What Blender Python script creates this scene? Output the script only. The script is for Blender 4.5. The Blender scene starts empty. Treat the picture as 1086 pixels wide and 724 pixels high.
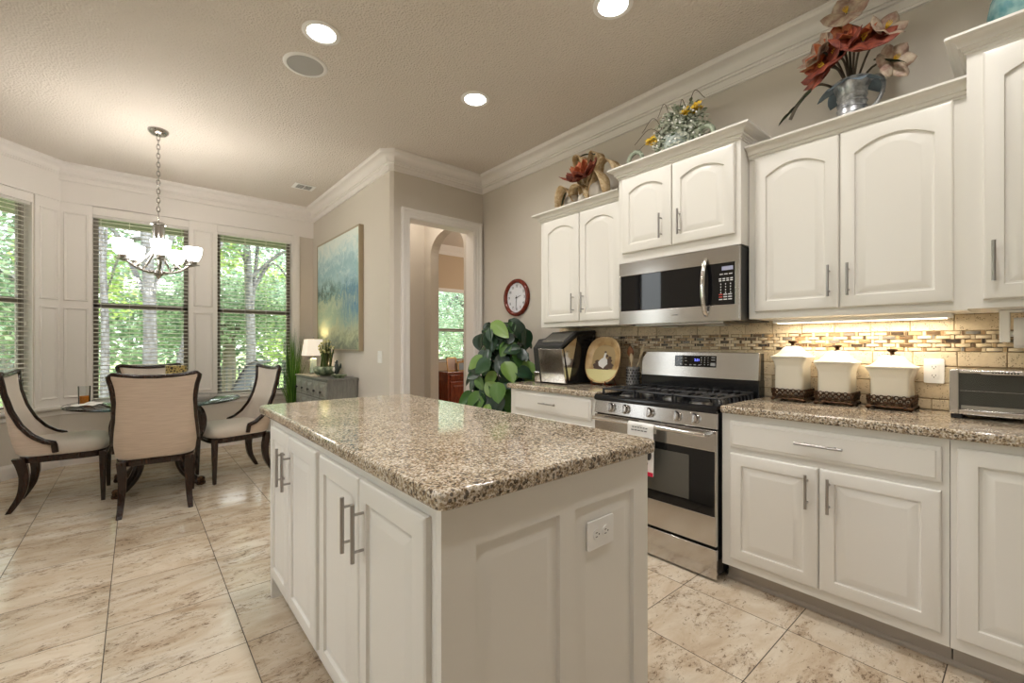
import bpy, bmesh, math, random
from math import sin, cos, pi, radians, sqrt
from mathutils import Vector, Matrix

random.seed(7)
S = bpy.context.scene
C = S.collection

# ------------------------------------------------------------------ camera
F_PX, YAW, CY, H = 469.64, radians(40.34), 365.09, 1.257
cam_d = bpy.data.cameras.new('camera')
cam_d.sensor_width = 36.0
cam_d.lens = 36.0 * F_PX / 1086.0
cam_d.shift_y = (CY - 362.0) / 1086.0
cam_d.clip_start = 0.05
cam_d.clip_end = 300
cam = bpy.data.objects.new('camera', cam_d)
C.objects.link(cam)
cam.location = (0, 0, H)
cam.rotation_euler = (pi / 2, 0, -YAW)
S.camera = cam

# ------------------------------------------------------------------ world, sun, exposure
S.view_settings.view_transform = 'Standard'
S.view_settings.look = 'None'
S.view_settings.gamma = 1.0
S.view_settings.use_curve_mapping = False
S.view_settings.exposure = 0.06
LAMP_W = 7.6           # recessed lamp power
SKY = 5.0
SUN = 5.0

world = bpy.data.worlds.new('World')
S.world = world
world.use_nodes = True
wn, wl = world.node_tree.nodes, world.node_tree.links
bg = wn['Background']
tc = wn.new('ShaderNodeTexCoord')
sep = wn.new('ShaderNodeSeparateXYZ')
wl.new(tc.outputs['Generated'], sep.inputs[0])
rp = wn.new('ShaderNodeValToRGB')
rp.color_ramp.elements[0].position = 0.45
rp.color_ramp.elements[0].color = (0.60, 0.60, 0.56, 1)
rp.color_ramp.elements[1].position = 0.62
rp.color_ramp.elements[1].color = (0.92, 0.94, 1.0, 1)
mr = wn.new('ShaderNodeMapRange')
mr.inputs['From Min'].default_value = -1
mr.inputs['From Max'].default_value = 1
wl.new(sep.outputs['Z'], mr.inputs['Value'])
wl.new(mr.outputs['Result'], rp.inputs[0])
wl.new(rp.outputs[0], bg.inputs['Color'])
bg.inputs['Strength'].default_value = SKY

sun_d = bpy.data.lights.new('sun', 'SUN')
sun_d.energy = SUN
sun_d.angle = radians(1.5)
sun_d.color = (1.0, 0.95, 0.86)
sun = bpy.data.objects.new('sun', sun_d)
C.objects.link(sun)
sun.location = (5, -6, 12)
sun.rotation_euler = Vector((0.35, -0.75, 0.9)).to_track_quat('Z', 'Y').to_euler()


# ------------------------------------------------------------------ helpers
WL = {}


def tag(o, label=None, cat=None, group=None, kind=None):
    if label: o['label'] = label
    if cat: o['category'] = cat
    if group: o['group'] = group
    if kind: o['kind'] = kind
    return o


def thing(name, label, cat, loc=(0, 0, 0), group=None, kind=None):
    o = bpy.data.objects.new(name, None)
    C.objects.link(o)
    o.empty_display_size = 0.1
    o.location = loc
    WL[o.name] = Vector(loc)
    return tag(o, label, cat, group, kind)


def copy_tree(o, parent=None):
    c = o.copy()
    C.objects.link(c)
    c.parent = parent
    for ch in [x for x in S.objects if x.parent == o]:
        copy_tree(ch, c)
    return c


def FX(x, y, z):
    """local (u, v, n) on a face that looks towards -X: u runs to -Y, v up"""
    return Matrix(((0, 0, -1, x), (-1, 0, 0, y), (0, 1, 0, z), (0, 0, 0, 1)))


def FY(x, y, z):
    """local (u, v, n) on a face that looks towards -Y: u runs to +X, v up"""
    return Matrix(((1, 0, 0, x), (0, 0, -1, y), (0, 1, 0, z), (0, 0, 0, 1)))


def T(x, y, z, rz=0.0, rx=0.0, ry=0.0, s=1.0):
    return (Matrix.Translation((x, y, z)) @ Matrix.Rotation(rz, 4, 'Z') @ Matrix.Rotation(ry, 4, 'Y')
            @ Matrix.Rotation(rx, 4, 'X') @ Matrix.Scale(s, 4))


class MB:
    def __init__(s, M=None):
        s.bm = bmesh.new()
        s.M = M or Matrix.Identity(4)
        s.mi = 0

    def v(s, p):
        return s.bm.verts.new(s.M @ Vector(p))

    def f(s, vs):
        try:
            fa = s.bm.faces.new(vs)
            fa.material_index = s.mi
            return fa
        except ValueError:
            return None

    def box(s, x0, x1, y0, y1, z0, z1):
        p = [s.v((x, y, z)) for z in (z0, z1) for y in (y0, y1) for x in (x0, x1)]
        for q in ((0, 2, 3, 1), (4, 5, 7, 6), (0, 1, 5, 4), (2, 6, 7, 3), (0, 4, 6, 2), (1, 3, 7, 5)):
            s.f([p[i] for i in q])
        return s

    def loops(s, ls, cap0=True, cap1=True, closed=True):
        """ls: list of rings (each a list of points, same count)"""
        R = [[s.v(p) for p in l] for l in ls]
        n = len(R[0])
        for a, b in zip(R[:-1], R[1:]):
            for i in range(n if closed else n - 1):
                j = (i + 1) % n
                s.f([a[i], a[j], b[j], b[i]])
        if cap0: s.f(list(reversed(R[0])))
        if cap1: s.f(R[-1])
        return s

    def prism(s, pts, n0, n1):
        return s.loops([[(p[0], p[1], n0) for p in pts], [(p[0], p[1], n1) for p in pts]])

    def tube(s, pts, r, n=8, cap=True, flat=1.0):
        pts = [Vector(p) for p in pts]
        if not isinstance(r, (list, tuple)): r = [r] * len(pts)
        ls = []
        up = None
        for i, p in enumerate(pts):
            d = (pts[min(i + 1, len(pts) - 1)] - pts[max(i - 1, 0)])
            if d.length < 1e-9: d = Vector((0, 0, 1))
            d.normalize()
            if up is None:
                up = Vector((0, 0, 1)) if abs(d.z) < 0.9 else Vector((1, 0, 0))
            a = d.cross(up)
            if a.length < 1e-6: a = d.cross(Vector((0, 1, 0)))
            a.normalize()
            b = a.cross(d).normalized()
            up = b
            ls.append([p + (a * cos(2 * pi * k / n) + b * sin(2 * pi * k / n) * flat) * r[i] for k in range(n)])
        return s.loops(ls, cap, cap)

    def cyl(s, p0, p1, r, n=16, r1=None):
        return s.tube([p0, p1], [r, r if r1 is None else r1], n)

    def ring(s, c, R, r, n=24, m=8, axis='z'):
        rows = []
        for i in range(n):
            a = 2 * pi * i / n
            row = []
            for j in range(m):
                b = 2 * pi * j / m
                x, y, z = (R + r * cos(b)) * cos(a), (R + r * cos(b)) * sin(a), r * sin(b)
                if axis == 'x': x, y, z = z, x, y
                if axis == 'y': x, y, z = x, z, y
                row.append(s.v((c[0] + x, c[1] + y, c[2] + z)))
            rows.append(row)
        for i in range(n):
            for j in range(m):
                s.f([rows[i][j], rows[(i + 1) % n][j], rows[(i + 1) % n][(j + 1) % m], rows[i][(j + 1) % m]])
        return s

    def lathe(s, prof, c=(0, 0, 0), n=28, cap0=True, cap1=True, sx=1.0, sy=1.0, wob=None):
        ls = []
        for r, z in prof:
            l = []
            for k in range(n):
                a = 2 * pi * k / n
                rr = max(r, 1e-4) * (wob(a, z) if wob else 1)
                l.append((c[0] + rr * cos(a) * sx, c[1] + rr * sin(a) * sy, c[2] + z))
            ls.append(l)
        return s.loops(ls, cap0, cap1)

    def ball(s, c, r, n=10, m=7, sx=1, sy=1, sz=1):
        return s.lathe([(r * sin(pi * (0.03 + 0.94 * i / (m - 1))), -r * sz * cos(pi * (0.03 + 0.94 * i / (m - 1))))
                        for i in range(m)], c, n, sx=sx, sy=sy)

    def grid(s, fn, nu, nv, closed_u=False):
        R = [[s.v(fn(i / (nu if closed_u else nu - 1), j / (nv - 1))) for i in range(nu)] for j in range(nv)]
        for j in range(nv - 1):
            for i in range(nu if closed_u else nu - 1):
                k = (i + 1) % nu
                s.f([R[j][i], R[j][k], R[j + 1][k], R[j + 1][i]])
        return s

    def sweep(s, path, prof, closed=False):
        """path: plan polyline; prof: (offset to the left of travel, height) polygon; mitred corners"""
        P = [Vector((p[0], p[1])) for p in path]
        n = len(P)
        ls = []
        for i in range(n):
            def seg(a, b):
                d = P[b % n] - P[a % n]
                d.normalize()
                return Vector((-d.y, d.x))
            if closed:
                n0, n1 = seg(i - 1, i), seg(i, i + 1)
            else:
                n0 = seg(i - 1, i) if i > 0 else seg(0, 1)
                n1 = seg(i, i + 1) if i < n - 1 else seg(n - 2, n - 1)
            m = n0 + n1
            m = m / max(m.dot(n0), 0.2)
            ls.append([(P[i].x + m.x * o, P[i].y + m.y * o, z) for o, z in prof])
        if closed:
            ls.append(ls[0])
            R = [[s.v(p) for p in l] for l in ls[:-1]]
            k = len(prof)
            for a in range(n):
                b = (a + 1) % n
                for i in range(k):
                    j = (i + 1) % k
                    s.f([R[a][i], R[a][j], R[b][j], R[b][i]])
            return s
        return s.loops(ls)

    def text(s, body, size, u, v, n, align='CENTER', depth=0.0006, bold=0.0):
        cu = bpy.data.curves.new('t', 'FONT')
        cu.body = body
        cu.size = size
        cu.align_x = align
        cu.align_y = 'CENTER'
        cu.extrude = depth
        cu.offset = bold
        to = bpy.data.objects.new('t', cu)
        C.objects.link(to)
        me = bpy.data.meshes.new_from_object(to.evaluated_get(bpy.context.evaluated_depsgraph_get()))
        k = len(s.bm.verts)
        kf = len(s.bm.faces)
        s.bm.from_mesh(me)
        s.bm.verts.ensure_lookup_table()
        s.bm.faces.ensure_lookup_table()
        for vv in s.bm.verts[k:]:
            vv.co = s.M @ (vv.co + Vector((u, v, n)))
        for ff in s.bm.faces[kf:]:
            ff.material_index = s.mi
        bpy.data.objects.remove(to)
        bpy.data.meshes.remove(me)
        bpy.data.curves.remove(cu)
        return s

    def build(s, name, mats, parent=None, smooth=None, bevel=0.0, seg=2, recalc=True, subsurf=0, solid=None,
              label=None, base=False):
        if recalc:
            bmesh.ops.recalc_face_normals(s.bm, faces=s.bm.faces)
        co = [v.co for v in s.bm.verts]
        lo = Vector([min(c[i] for c in co) for i in range(3)])
        hi = Vector([max(c[i] for c in co) for i in range(3)])
        off = (lo + hi) / 2
        if parent is None or base: off.z = lo.z
        for v in s.bm.verts: v.co -= off
        me = bpy.data.meshes.new(name)
        s.bm.to_mesh(me)
        s.bm.free()
        o = bpy.data.objects.new(name, me)
        C.objects.link(o)
        if parent is not None:
            o.parent = parent
            o.location = off - WL[parent.name]
        else:
            o.location = off
        WL[o.name] = off
        for m in (mats if isinstance(mats, (list, tuple)) else [mats]):
            me.materials.append(m)
        if smooth is not None:
            for p in me.polygons: p.use_smooth = True
            me.set_sharp_from_angle(angle=radians(smooth))
        if solid:
            md = o.modifiers.new('s', 'SOLIDIFY')
            md.thickness = solid
            md.offset = -1
        if bevel:
            md = o.modifiers.new('b', 'BEVEL')
            md.width = bevel
            md.segments = seg
            md.limit_method = 'ANGLE'
            md.angle_limit = radians(50)
            md.harden_normals = False
        if subsurf:
            md = o.modifiers.new('ss', 'SUBSURF')
            md.levels = md.render_levels = subsurf
        if label: o['label'] = label
        return o


def rrect(x0, x1, y0, y1, r, n=6, corners=(1, 1, 1, 1)):
    """rounded rectangle polygon, corners: (x0y0, x1y0, x1y1, x0y1)"""
    out = []
    for (cx, cy, a0, on) in ((x0 + r, y0 + r, pi, corners[0]), (x1 - r, y0 + r, 1.5 * pi, corners[1]),
                             (x1 - r, y1 - r, 0, corners[2]), (x0 + r, y1 - r, 0.5 * pi, corners[3])):
        if on:
            out += [(cx + r * cos(a0 + pi / 2 * k / n), cy + r * sin(a0 + pi / 2 * k / n)) for k in range(n + 1)]
        else:
            out.append((cx + r * (1 if cos(a0 + pi / 4) > 0 else -1), cy + r * (1 if sin(a0 + pi / 4) > 0 else -1)))
    return out


def bez(p, n=10):
    """Catmull-Rom through the points"""
    P = [Vector(q) for q in p]
    P = [P[0] * 2 - P[1]] + P + [P[-1] * 2 - P[-2]]
    out = []
    for i in range(1, len(P) - 2):
        for k in range(n):
            t = k / n
            out.append(0.5 * ((2 * P[i]) + (-P[i - 1] + P[i + 1]) * t + (2 * P[i - 1] - 5 * P[i] + 4 * P[i + 1] - P[i + 2]) * t * t
                              + (-P[i - 1] + 3 * P[i] - 3 * P[i + 1] + P[i + 2]) * t ** 3))
    out.append(P[-2])
    return out


def interp(tab, x):
    if x <= tab[0][0]: return tab[0][1]
    for (a, b), (c, d) in zip(tab[:-1], tab[1:]):
        if x <= c: return b + (d - b) * (x - a) / (c - a)
    return tab[-1][1]


# ------------------------------------------------------------------ materials
def principled(name, col=(0.8, 0.8, 0.8), rough=0.5, metal=0.0, **kw):
    m = bpy.data.materials.new(name)
    m.use_nodes = True
    b = m.node_tree.nodes['Principled BSDF']
    b.inputs['Base Color'].default_value = (*col, 1)
    b.inputs['Roughness'].default_value = rough
    b.inputs['Metallic'].default_value = metal
    for k, v in kw.items():
        b.inputs[k.replace('_', ' ')].default_value = v
    return m


class N:
    """small node-graph helper"""
    def __init__(s, m):
        s.t = m.node_tree
        s.b = s.t.nodes.get('Principled BSDF')

    def new(s, typ, **kw):
        n = s.t.nodes.new('ShaderNode' + typ)
        for k, v in kw.items(): setattr(n, k, v)
        return n

    def link(s, a, b):
        s.t.links.new(a, b)

    def val(s, sock, x):
        if isinstance(x, bpy.types.NodeSocket): s.link(x, sock)
        else: sock.default_value = x

    def math(s, op, a, b=None, c=None):
        n = s.new('Math', operation=op)
        s.val(n.inputs[0], a)
        if b is not None: s.val(n.inputs[1], b)
        if c is not None: s.val(n.inputs[2], c)
        return n.outputs[0]

    def pos(s):
        return s.new('NewGeometry').outputs['Position']

    def obj(s):
        return s.new('TexCoord').outputs['Object']

    def mapping(s, v, sc=(1, 1, 1), rot=(0, 0, 0), loc=(0, 0, 0)):
        n = s.new('Mapping')
        s.link(v, n.inputs[0])
        n.inputs['Scale'].default_value = sc
        n.inputs['Rotation'].default_value = rot
        s.val(n.inputs['Location'], loc)
        return n.outputs[0]

    def noise(s, v, sc=5, det=4, rough=0.5, dist=0.0):
        n = s.new('TexNoise')
        s.link(v, n.inputs['Vector'])
        n.inputs['Scale'].default_value = sc
        n.inputs['Detail'].default_value = det
        n.inputs['Roughness'].default_value = rough
        n.inputs['Distortion'].default_value = dist
        return n.outputs['Fac']

    def voro(s, v, sc=5, feat='F1', out='Distance', rnd=1.0):
        n = s.new('TexVoronoi', feature=feat)
        s.link(v, n.inputs['Vector'])
        n.inputs['Scale'].default_value = sc
        n.inputs['Randomness'].default_value = rnd
        return n.outputs[out]

    def ramp(s, f, stops, interp='LINEAR'):
        n = s.new('ValToRGB')
        n.color_ramp.interpolation = interp
        e = n.color_ramp.elements
        while len(e) < len(stops): e.new(0.5)
        for i, (p, c) in enumerate(stops):
            e[i].position = p
            e[i].color = (*c, 1) if len(c) == 3 else c
        s.link(f, n.inputs[0])
        return n.outputs[0]

    def mix(s, f, a, b, mode='MIX'):
        n = s.new('Mix', data_type='RGBA', blend_type=mode)
        s.val(n.inputs['Factor'], f)
        for sock, x in ((n.inputs['A'], a), (n.inputs['B'], b)):
            pass
        ia = [i for i in n.inputs if i.name == 'A' and i.type == 'RGBA'][0]
        ib = [i for i in n.inputs if i.name == 'B' and i.type == 'RGBA'][0]
        for sock, x in ((ia, a), (ib, b)):
            if isinstance(x, bpy.types.NodeSocket): s.link(x, sock)
            else: sock.default_value = (*x, 1)
        return [o for o in n.outputs if o.type == 'RGBA'][0]

    def bump(s, h, st=0.2, dist=0.01):
        n = s.new('Bump')
        n.inputs['Strength'].default_value = st
        n.inputs['Distance'].default_value = dist
        s.link(h, n.inputs['Height'])
        s.link(n.outputs[0], s.b.inputs['Normal'])

    def base(s, c):
        s.link(c, s.b.inputs['Base Color'])


def lin(r, g, b):
    f = lambda x: ((x / 255) / 12.92 if x / 255 <= 0.04045 else ((x / 255 + 0.055) / 1.055) ** 2.4)
    return (f(r), f(g), f(b))


M_cab = principled('cabinet_paint', lin(228, 224, 216), 0.33)
M_trim = principled('trim_paint', lin(232, 227, 221), 0.4)
M_wall = principled('wall_paint', lin(208, 200, 188), 0.75)
n = N(M_wall); n.bump(n.noise(n.pos(), 120, 3), 0.12, 0.002)
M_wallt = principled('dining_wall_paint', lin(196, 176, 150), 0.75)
M_ceil = principled('ceiling_paint', lin(215, 206, 195), 0.85)
n = N(M_ceil)
h = n.math('ADD', n.noise(n.pos(), 55, 4, 0.6), n.voro(n.pos(), 75))
n.bump(h, 0.9, 0.006)
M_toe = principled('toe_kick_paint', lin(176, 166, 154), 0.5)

# travertine floor tiles
M_floor = principled('travertine_floor', (0.6, 0.5, 0.4), 0.2)
n = N(M_floor)
pos = n.pos()
sx = n.new('SeparateXYZ'); n.link(pos, sx.inputs[0])
tx = n.math('DIVIDE', n.math('ADD', sx.outputs['X'], 0.5567 + 20 * 0.457), 0.457)
ty = n.math('DIVIDE', n.math('ADD', sx.outputs['Y'], -3.1169 + 20 * 0.483), 0.483)
fx, fy = n.math('FRACT', tx), n.math('FRACT', ty)
ex = n.math('MULTIPLY', n.math('MINIMUM', fx, n.math('SUBTRACT', 1.0, fx)), 0.457)
ey = n.math('MULTIPLY', n.math('MINIMUM', fy, n.math('SUBTRACT', 1.0, fy)), 0.483)
edge = n.math('MINIMUM', ex, ey)
grout = n.math('LESS_THAN', edge, 0.0019)
cid = n.new('CombineXYZ')
n.link(n.math('FLOOR', tx), cid.inputs[0]); n.link(n.math('FLOOR', ty), cid.inputs[1])
wn_ = n.new('TexWhiteNoise', noise_dimensions='3D'); n.link(cid.outputs[0], wn_.inputs['Vector'])
offs = n.new('VectorMath', operation='SCALE'); n.link(wn_.outputs['Color'], offs.inputs[0]); offs.inputs['Scale'].default_value = 9
pv = n.new('VectorMath', operation='ADD'); n.link(pos, pv.inputs[0]); n.link(offs.outputs[0], pv.inputs[1])
mp = n.mapping(pv.outputs[0], (1.6, 4.2, 1), (0, 0, radians(-12)))
c1 = n.noise(mp, 1.3, 8, 0.68, 0.9)
c2 = n.noise(n.mapping(pv.outputs[0], (1.7, 3.2, 1), (0, 0, radians(-14))), 2.6, 12, 0.78, 0.5)
c3 = n.noise(n.mapping(pv.outputs[0], (4, 8, 1), (0, 0, radians(-14))), 9.0, 8, 0.75, 0.8)
col = n.ramp(c1, [(0.28, lin(192, 168, 140)), (0.43, lin(210, 190, 163)), (0.56, lin(221, 206, 183)), (0.75, lin(235, 226, 212))])
st = n.ramp(c2, [(0.0, (0, 0, 0)), (0.515, (0, 0, 0)), (0.58, (0.8, 0.8, 0.8)), (1, (1, 1, 1))])
st2 = n.ramp(n.math('MULTIPLY', c3, n.math('ADD', c2, 0.42)), [(0.0, (0, 0, 0)), (0.535, (0, 0, 0)), (0.575, (1, 1, 1)), (1, (1, 1, 1))])
col = n.mix(n.math('MULTIPLY', st, 0.5), col, lin(160, 128, 94))
col = n.mix(n.math('MULTIPLY', st2, 0.7), col, lin(104, 78, 54))
hs = n.new('HueSaturation'); n.link(col, hs.inputs['Color'])
n.link(n.math('ADD', 0.88, n.math('MULTIPLY', wn_.outputs['Value'], 0.14)), hs.inputs['Value'])
hs.inputs['Saturation'].default_value = 0.92
col = n.mix(grout, hs.outputs[0], lin(74, 62, 50))
n.base(col)
n.link(n.math('ADD', 0.13, n.math('MULTIPLY', grout, 0.6)), n.b.inputs['Roughness'])
n.bump(n.math('SUBTRACT', n.math('MULTIPLY', st2, -0.3), grout), 0.35, 0.002)

# granite
M_gran = principled('granite', (0.4, 0.35, 0.28), 0.08)
n = N(M_gran)
pos = n.pos()
a = n.voro(pos, 210, out='Color')
sa = n.new('SeparateColor'); n.link(a, sa.inputs[0])
b2 = n.voro(pos, 105, out='Color')
sb = n.new('SeparateColor'); n.link(b2, sb.inputs[0])
big = n.noise(pos, 5, 5, 0.65, 0.8)
mid = n.noise(pos, 62, 6, 0.75, 0.6)
key = n.math('ADD', n.math('ADD', n.math('MULTIPLY', sa.outputs[0], 0.40), n.math('MULTIPLY', mid, 0.85)), n.math('MULTIPLY', big, 0.40))
col = n.ramp(key, [(0.50, lin(44, 35, 28)), (0.60, lin(88, 71, 54)), (0.70, lin(134, 113, 88)), (0.80, lin(168, 150, 124)),
                   (0.92, lin(198, 184, 162)), (1.05, lin(216, 206, 192))])
dark = n.math('GREATER_THAN', sb.outputs[1], 0.80)
dark = n.math('MULTIPLY', dark, n.math('LESS_THAN', n.voro(pos, 105), 0.50))
col = n.mix(n.math('MULTIPLY', dark, 0.8), col, lin(50, 42, 36))
grey = n.math('GREATER_THAN', sa.outputs[2], 0.86)
col = n.mix(n.math('MULTIPLY', grey, 0.5), col, lin(128, 122, 114))
n.base(col)

# travertine wall tiles / mosaic (one value per tile)
def per_island(name, stops, rough, bumpst=0.3, pits=True):
    m = principled(name, (0.6, 0.5, 0.4), rough)
    n = N(m)
    g = n.new('NewGeometry')
    c = n.ramp(g.outputs['Random Per Island'], stops, 'CONSTANT' if len(stops) > 4 else 'LINEAR')
    ns = n.noise(n.pos(), 60, 5, 0.65)
    c = n.mix(n.math('MULTIPLY', n.math('SUBTRACT', ns, 0.35), 0.7), c, lin(150, 124, 88))
    if pits:
        p = n.math('MULTIPLY', n.math('LESS_THAN', n.voro(n.pos(), 130), 0.30), n.math('GREATER_THAN', n.noise(n.pos(), 30, 3), 0.52))
        c = n.mix(n.math('MULTIPLY', p, 0.75), c, lin(96, 72, 48))
        n.bump(n.math('SUBTRACT', n.math('MULTIPLY', ns, 0.5), p), bumpst, 0.003)
    n.base(c)
    return m


M_subway = per_island('travertine_wall_tile', [(0, lin(204, 186, 154)), (0.5, lin(222, 206, 176)), (1, lin(212, 194, 164))], 0.6)
M_mosaic = per_island('mosaic_tile', [(0, lin(212, 194, 162)), (0.28, lin(190, 162, 122)), (0.44, lin(222, 206, 178)), (0.60, lin(152, 122, 88)),
                                     (0.74, lin(98, 76, 54)), (0.86, lin(48, 38, 32)), (0.95, lin(120, 118, 112))], 0.28, pits=False)
M_grout = principled('wall_grout', lin(168, 144, 110), 0.9)

# metals
def brushed(name, col, rough, axis=2, amt=0.05):
    m = principled(name, col, rough, 1.0)
    n = N(m)
    sc = [2, 2, 2]
    sc[axis] = 260
    f = n.noise(n.mapping(n.obj(), tuple(sc)), 3, 3)
    n.link(n.math('ADD', rough - amt / 2, n.math('MULTIPLY', f, amt)), n.b.inputs['Roughness'])
    n.bump(f, 0.03, 0.0006)
    return m


M_steel = brushed('stainless_steel', (0.56, 0.535, 0.51), 0.17)
M_steel2 = brushed('polished_steel', (0.75, 0.74, 0.73), 0.12)
M_nickel = principled('brushed_nickel', (0.42, 0.40, 0.38), 0.3, 1.0)
M_nickel2 = principled('chandelier_nickel', (0.50, 0.48, 0.46), 0.18, 1.0)
M_black = principled('black_enamel', (0.012, 0.012, 0.013), 0.12)
M_blackm = principled('black_matte', (0.018, 0.018, 0.018), 0.5)
M_iron = principled('cast_iron', (0.02, 0.021, 0.024), 0.42)
M_bglass = principled('black_glass', (0.006, 0.006, 0.007), 0.03)
M_ovenwin = principled('oven_window', (0.10, 0.095, 0.082), 0.05)
M_wht = principled('white_plastic', lin(238, 236, 232), 0.35)
M_key = principled('key_legend', lin(205, 205, 205), 0.5)
M_keyred = principled('red_key', lin(190, 70, 60), 0.5)
M_slot = principled('dark_slot', (0.02, 0.02, 0.02), 0.6)
M_ceramic = principled('cream_ceramic', lin(236, 229, 212), 0.22)
M_bronze = principled('bronze_metal', lin(92, 62, 40), 0.4, 0.8)
n = N(M_bronze); n.base(n.ramp(n.noise(n.obj(), 60, 4), [(0.35, lin(32, 22, 16)), (0.65, lin(104, 74, 50))]))


def wood(name, c0, c1, rough=0.3, sc=(3, 3, 40)):
    m = principled(name, c0, rough)
    n = N(m)
    f = n.noise(n.mapping(n.obj(), sc), 2.2, 6, 0.6, 0.6)
    n.base(n.ramp(f, [(0.3, c0), (0.7, c1)]))
    return m


M_wood = wood('dark_walnut', lin(20, 12, 8), lin(54, 31, 19), 0.2, (30, 30, 4))
M_cherry = wood('cherry_wood', lin(72, 26, 14), lin(128, 58, 32), 0.25, (30, 30, 4))
M_greyl = wood('grey_drawer_paint', lin(134, 134, 126), lin(168, 168, 158), 0.5, (25, 25, 3))
M_grey = wood('grey_painted_wood', lin(104, 103, 97), lin(132, 130, 122), 0.5, (25, 25, 3))
M_spoon = wood('spoon_wood', lin(120, 74, 44), lin(160, 106, 68), 0.6)
M_spoon2 = wood('light_spoon_wood', lin(190, 170, 135), lin(212, 192, 158), 0.6)
M_fabric = principled('cream_upholstery', lin(212, 200, 186), 0.85, Sheen_Weight=0.2)
n = N(M_fabric); n.bump(n.noise(n.obj(), 420, 2), 0.25, 0.001)
M_fabback = principled('beige_upholstery', lin(204, 184, 164), 0.85)
n = N(M_fabback)
fs = n.noise(n.mapping(n.obj(), (3, 3, 60)), 3, 3)
n.base(n.ramp(fs, [(0.3, lin(196, 176, 156)), (0.7, lin(212, 193, 174))]))
n.bump(n.noise(n.obj(), 420, 2), 0.25, 0.001)

# window glass: clear pane with mirror reflection at grazing angles, lets daylight through
def clear_glass(name, tint=(1, 1, 1), ior=1.45, rough=0.0):
    m = bpy.data.materials.new(name)
    m.use_nodes = True
    t = m.node_tree
    t.nodes.remove(t.nodes['Principled BSDF'])
    out = t.nodes['Material Output']
    tr = t.nodes.new('ShaderNodeBsdfTransparent'); tr.inputs[0].default_value = (*tint, 1)
    gl = t.nodes.new('ShaderNodeBsdfGlossy'); gl.inputs['Roughness'].default_value = rough
    fr = t.nodes.new('ShaderNodeFresnel'); fr.inputs['IOR'].default_value = ior
    mx = t.nodes.new('ShaderNodeMixShader')
    t.links.new(fr.outputs[0], mx.inputs[0]); t.links.new(tr.outputs[0], mx.inputs[1]); t.links.new(gl.outputs[0], mx.inputs[2])
    t.links.new(mx.outputs[0], out.inputs[0])
    return m


M_pane = clear_glass('window_glass', (0.97, 0.99, 0.98))
M_tglass = clear_glass('table_glass', (0.86, 0.93, 0.91), 1.6)
M_tedge = clear_glass('table_glass_edge', (0.55, 0.68, 0.68), 1.6)
M_cup = clear_glass('drinking_glass', (0.95, 0.96, 0.96), 1.22)
M_clockglass = clear_glass('clock_glass', (1, 1, 1), 1.3)
M_tea = principled('iced_tea', lin(214, 132, 48), 0.1)


def emit(name, col, st, mixd=None):
    m = principled(name, mixd or col, 0.4)
    b = m.node_tree.nodes['Principled BSDF']
    b.inputs['Emission Color'].default_value = (*col, 1)
    b.inputs['Emission Strength'].default_value = st
    return m


M_lens = emit('lamp_lens', (1, 0.97, 0.92), 14)
M_bowl = emit('frosted_glass_lit', (1, 0.97, 0.93), 14.0, (0.9, 0.9, 0.9))
M_bar = emit('light_bar_lens', (1, 0.9, 0.74), 3)
M_shade = emit('lamp_shade_linen', (1.0, 0.84, 0.66), 0.55, (0.85, 0.8, 0.72))
M_display = emit('blue_display', (0.18, 0.22, 1.0), 2.0, (0, 0, 0.02))
M_lcd = emit('lcd_display', (0.45, 0.45, 0.6), 0.5, (0.1, 0.1, 0.1))
M_blind = principled('blind_slat', lin(225, 220, 210), 0.5)
M_sash = principled('window_sash', lin(128, 120, 108), 0.5)


def leafmat(name, cols, trans=0.35, rough=0.5, sc=None):
    m = principled(name, cols[0][1], rough)
    n = N(m)
    g = n.new('NewGeometry')
    c = n.ramp(g.outputs['Random Per Island'], cols)
    n.base(c)
    tr = n.new('BsdfTranslucent'); n.link(c, tr.inputs[0])
    mx = n.new('MixShader'); mx.inputs[0].default_value = trans
    n.link(n.b.outputs[0], mx.inputs[1]); n.link(tr.outputs[0], mx.inputs[2])
    n.link(mx.outputs[0], n.t.nodes['Material Output'].inputs[0])
    return m


M_leafA = leafmat('tree_leaves_bright', [(0, lin(118, 150, 78)), (0.5, lin(176, 200, 112)), (1, lin(220, 232, 156))], 0.5)
M_leafB = leafmat('tree_leaves_mid', [(0, lin(90, 114, 86)), (0.5, lin(134, 158, 122)), (1, lin(178, 198, 160))], 0.45)
M_leafC = leafmat('tree_leaves_cool', [(0, lin(110, 138, 118)), (0.5, lin(158, 184, 158)), (1, lin(206, 222, 204))], 0.45)
M_fig = leafmat('fig_leaves', [(0, lin(18, 38, 24)), (0.5, lin(36, 66, 42)), (0.75, lin(66, 104, 46)), (1, lin(126, 156, 78))], 0.08, 0.26)
M_grassb = leafmat('grass_blades', [(0, lin(44, 82, 24)), (0.6, lin(82, 132, 44)), (1, lin(132, 170, 78))], 0.2, 0.4)
M_bark = principled('bark', lin(150, 148, 140), 0.9)
n = N(M_bark); n.base(n.ramp(n.noise(n.mapping(n.obj(), (8, 8, 2)), 3, 6, 0.7), [(0.3, lin(62, 60, 60)), (0.7, lin(142, 142, 144))]))
M_bark2 = principled('dark_bark', lin(96, 88, 76), 0.9)
M_lawn = principled('lawn', lin(130, 160, 96), 0.95)
n = N(M_lawn); n.base(n.ramp(n.noise(n.pos(), 3.5, 6, 0.7), [(0.3, lin(104, 132, 70)), (0.6, lin(166, 186, 122)), (0.8, lin(206, 208, 168))]))
M_patio = principled('patio_stone', lin(214, 206, 190), 0.8)
M_soffit = principled('eave_soffit', lin(96, 98, 74), 0.8)
M_ironf = principled('fence_iron', (0.03, 0.035, 0.04), 0.5)
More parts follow.
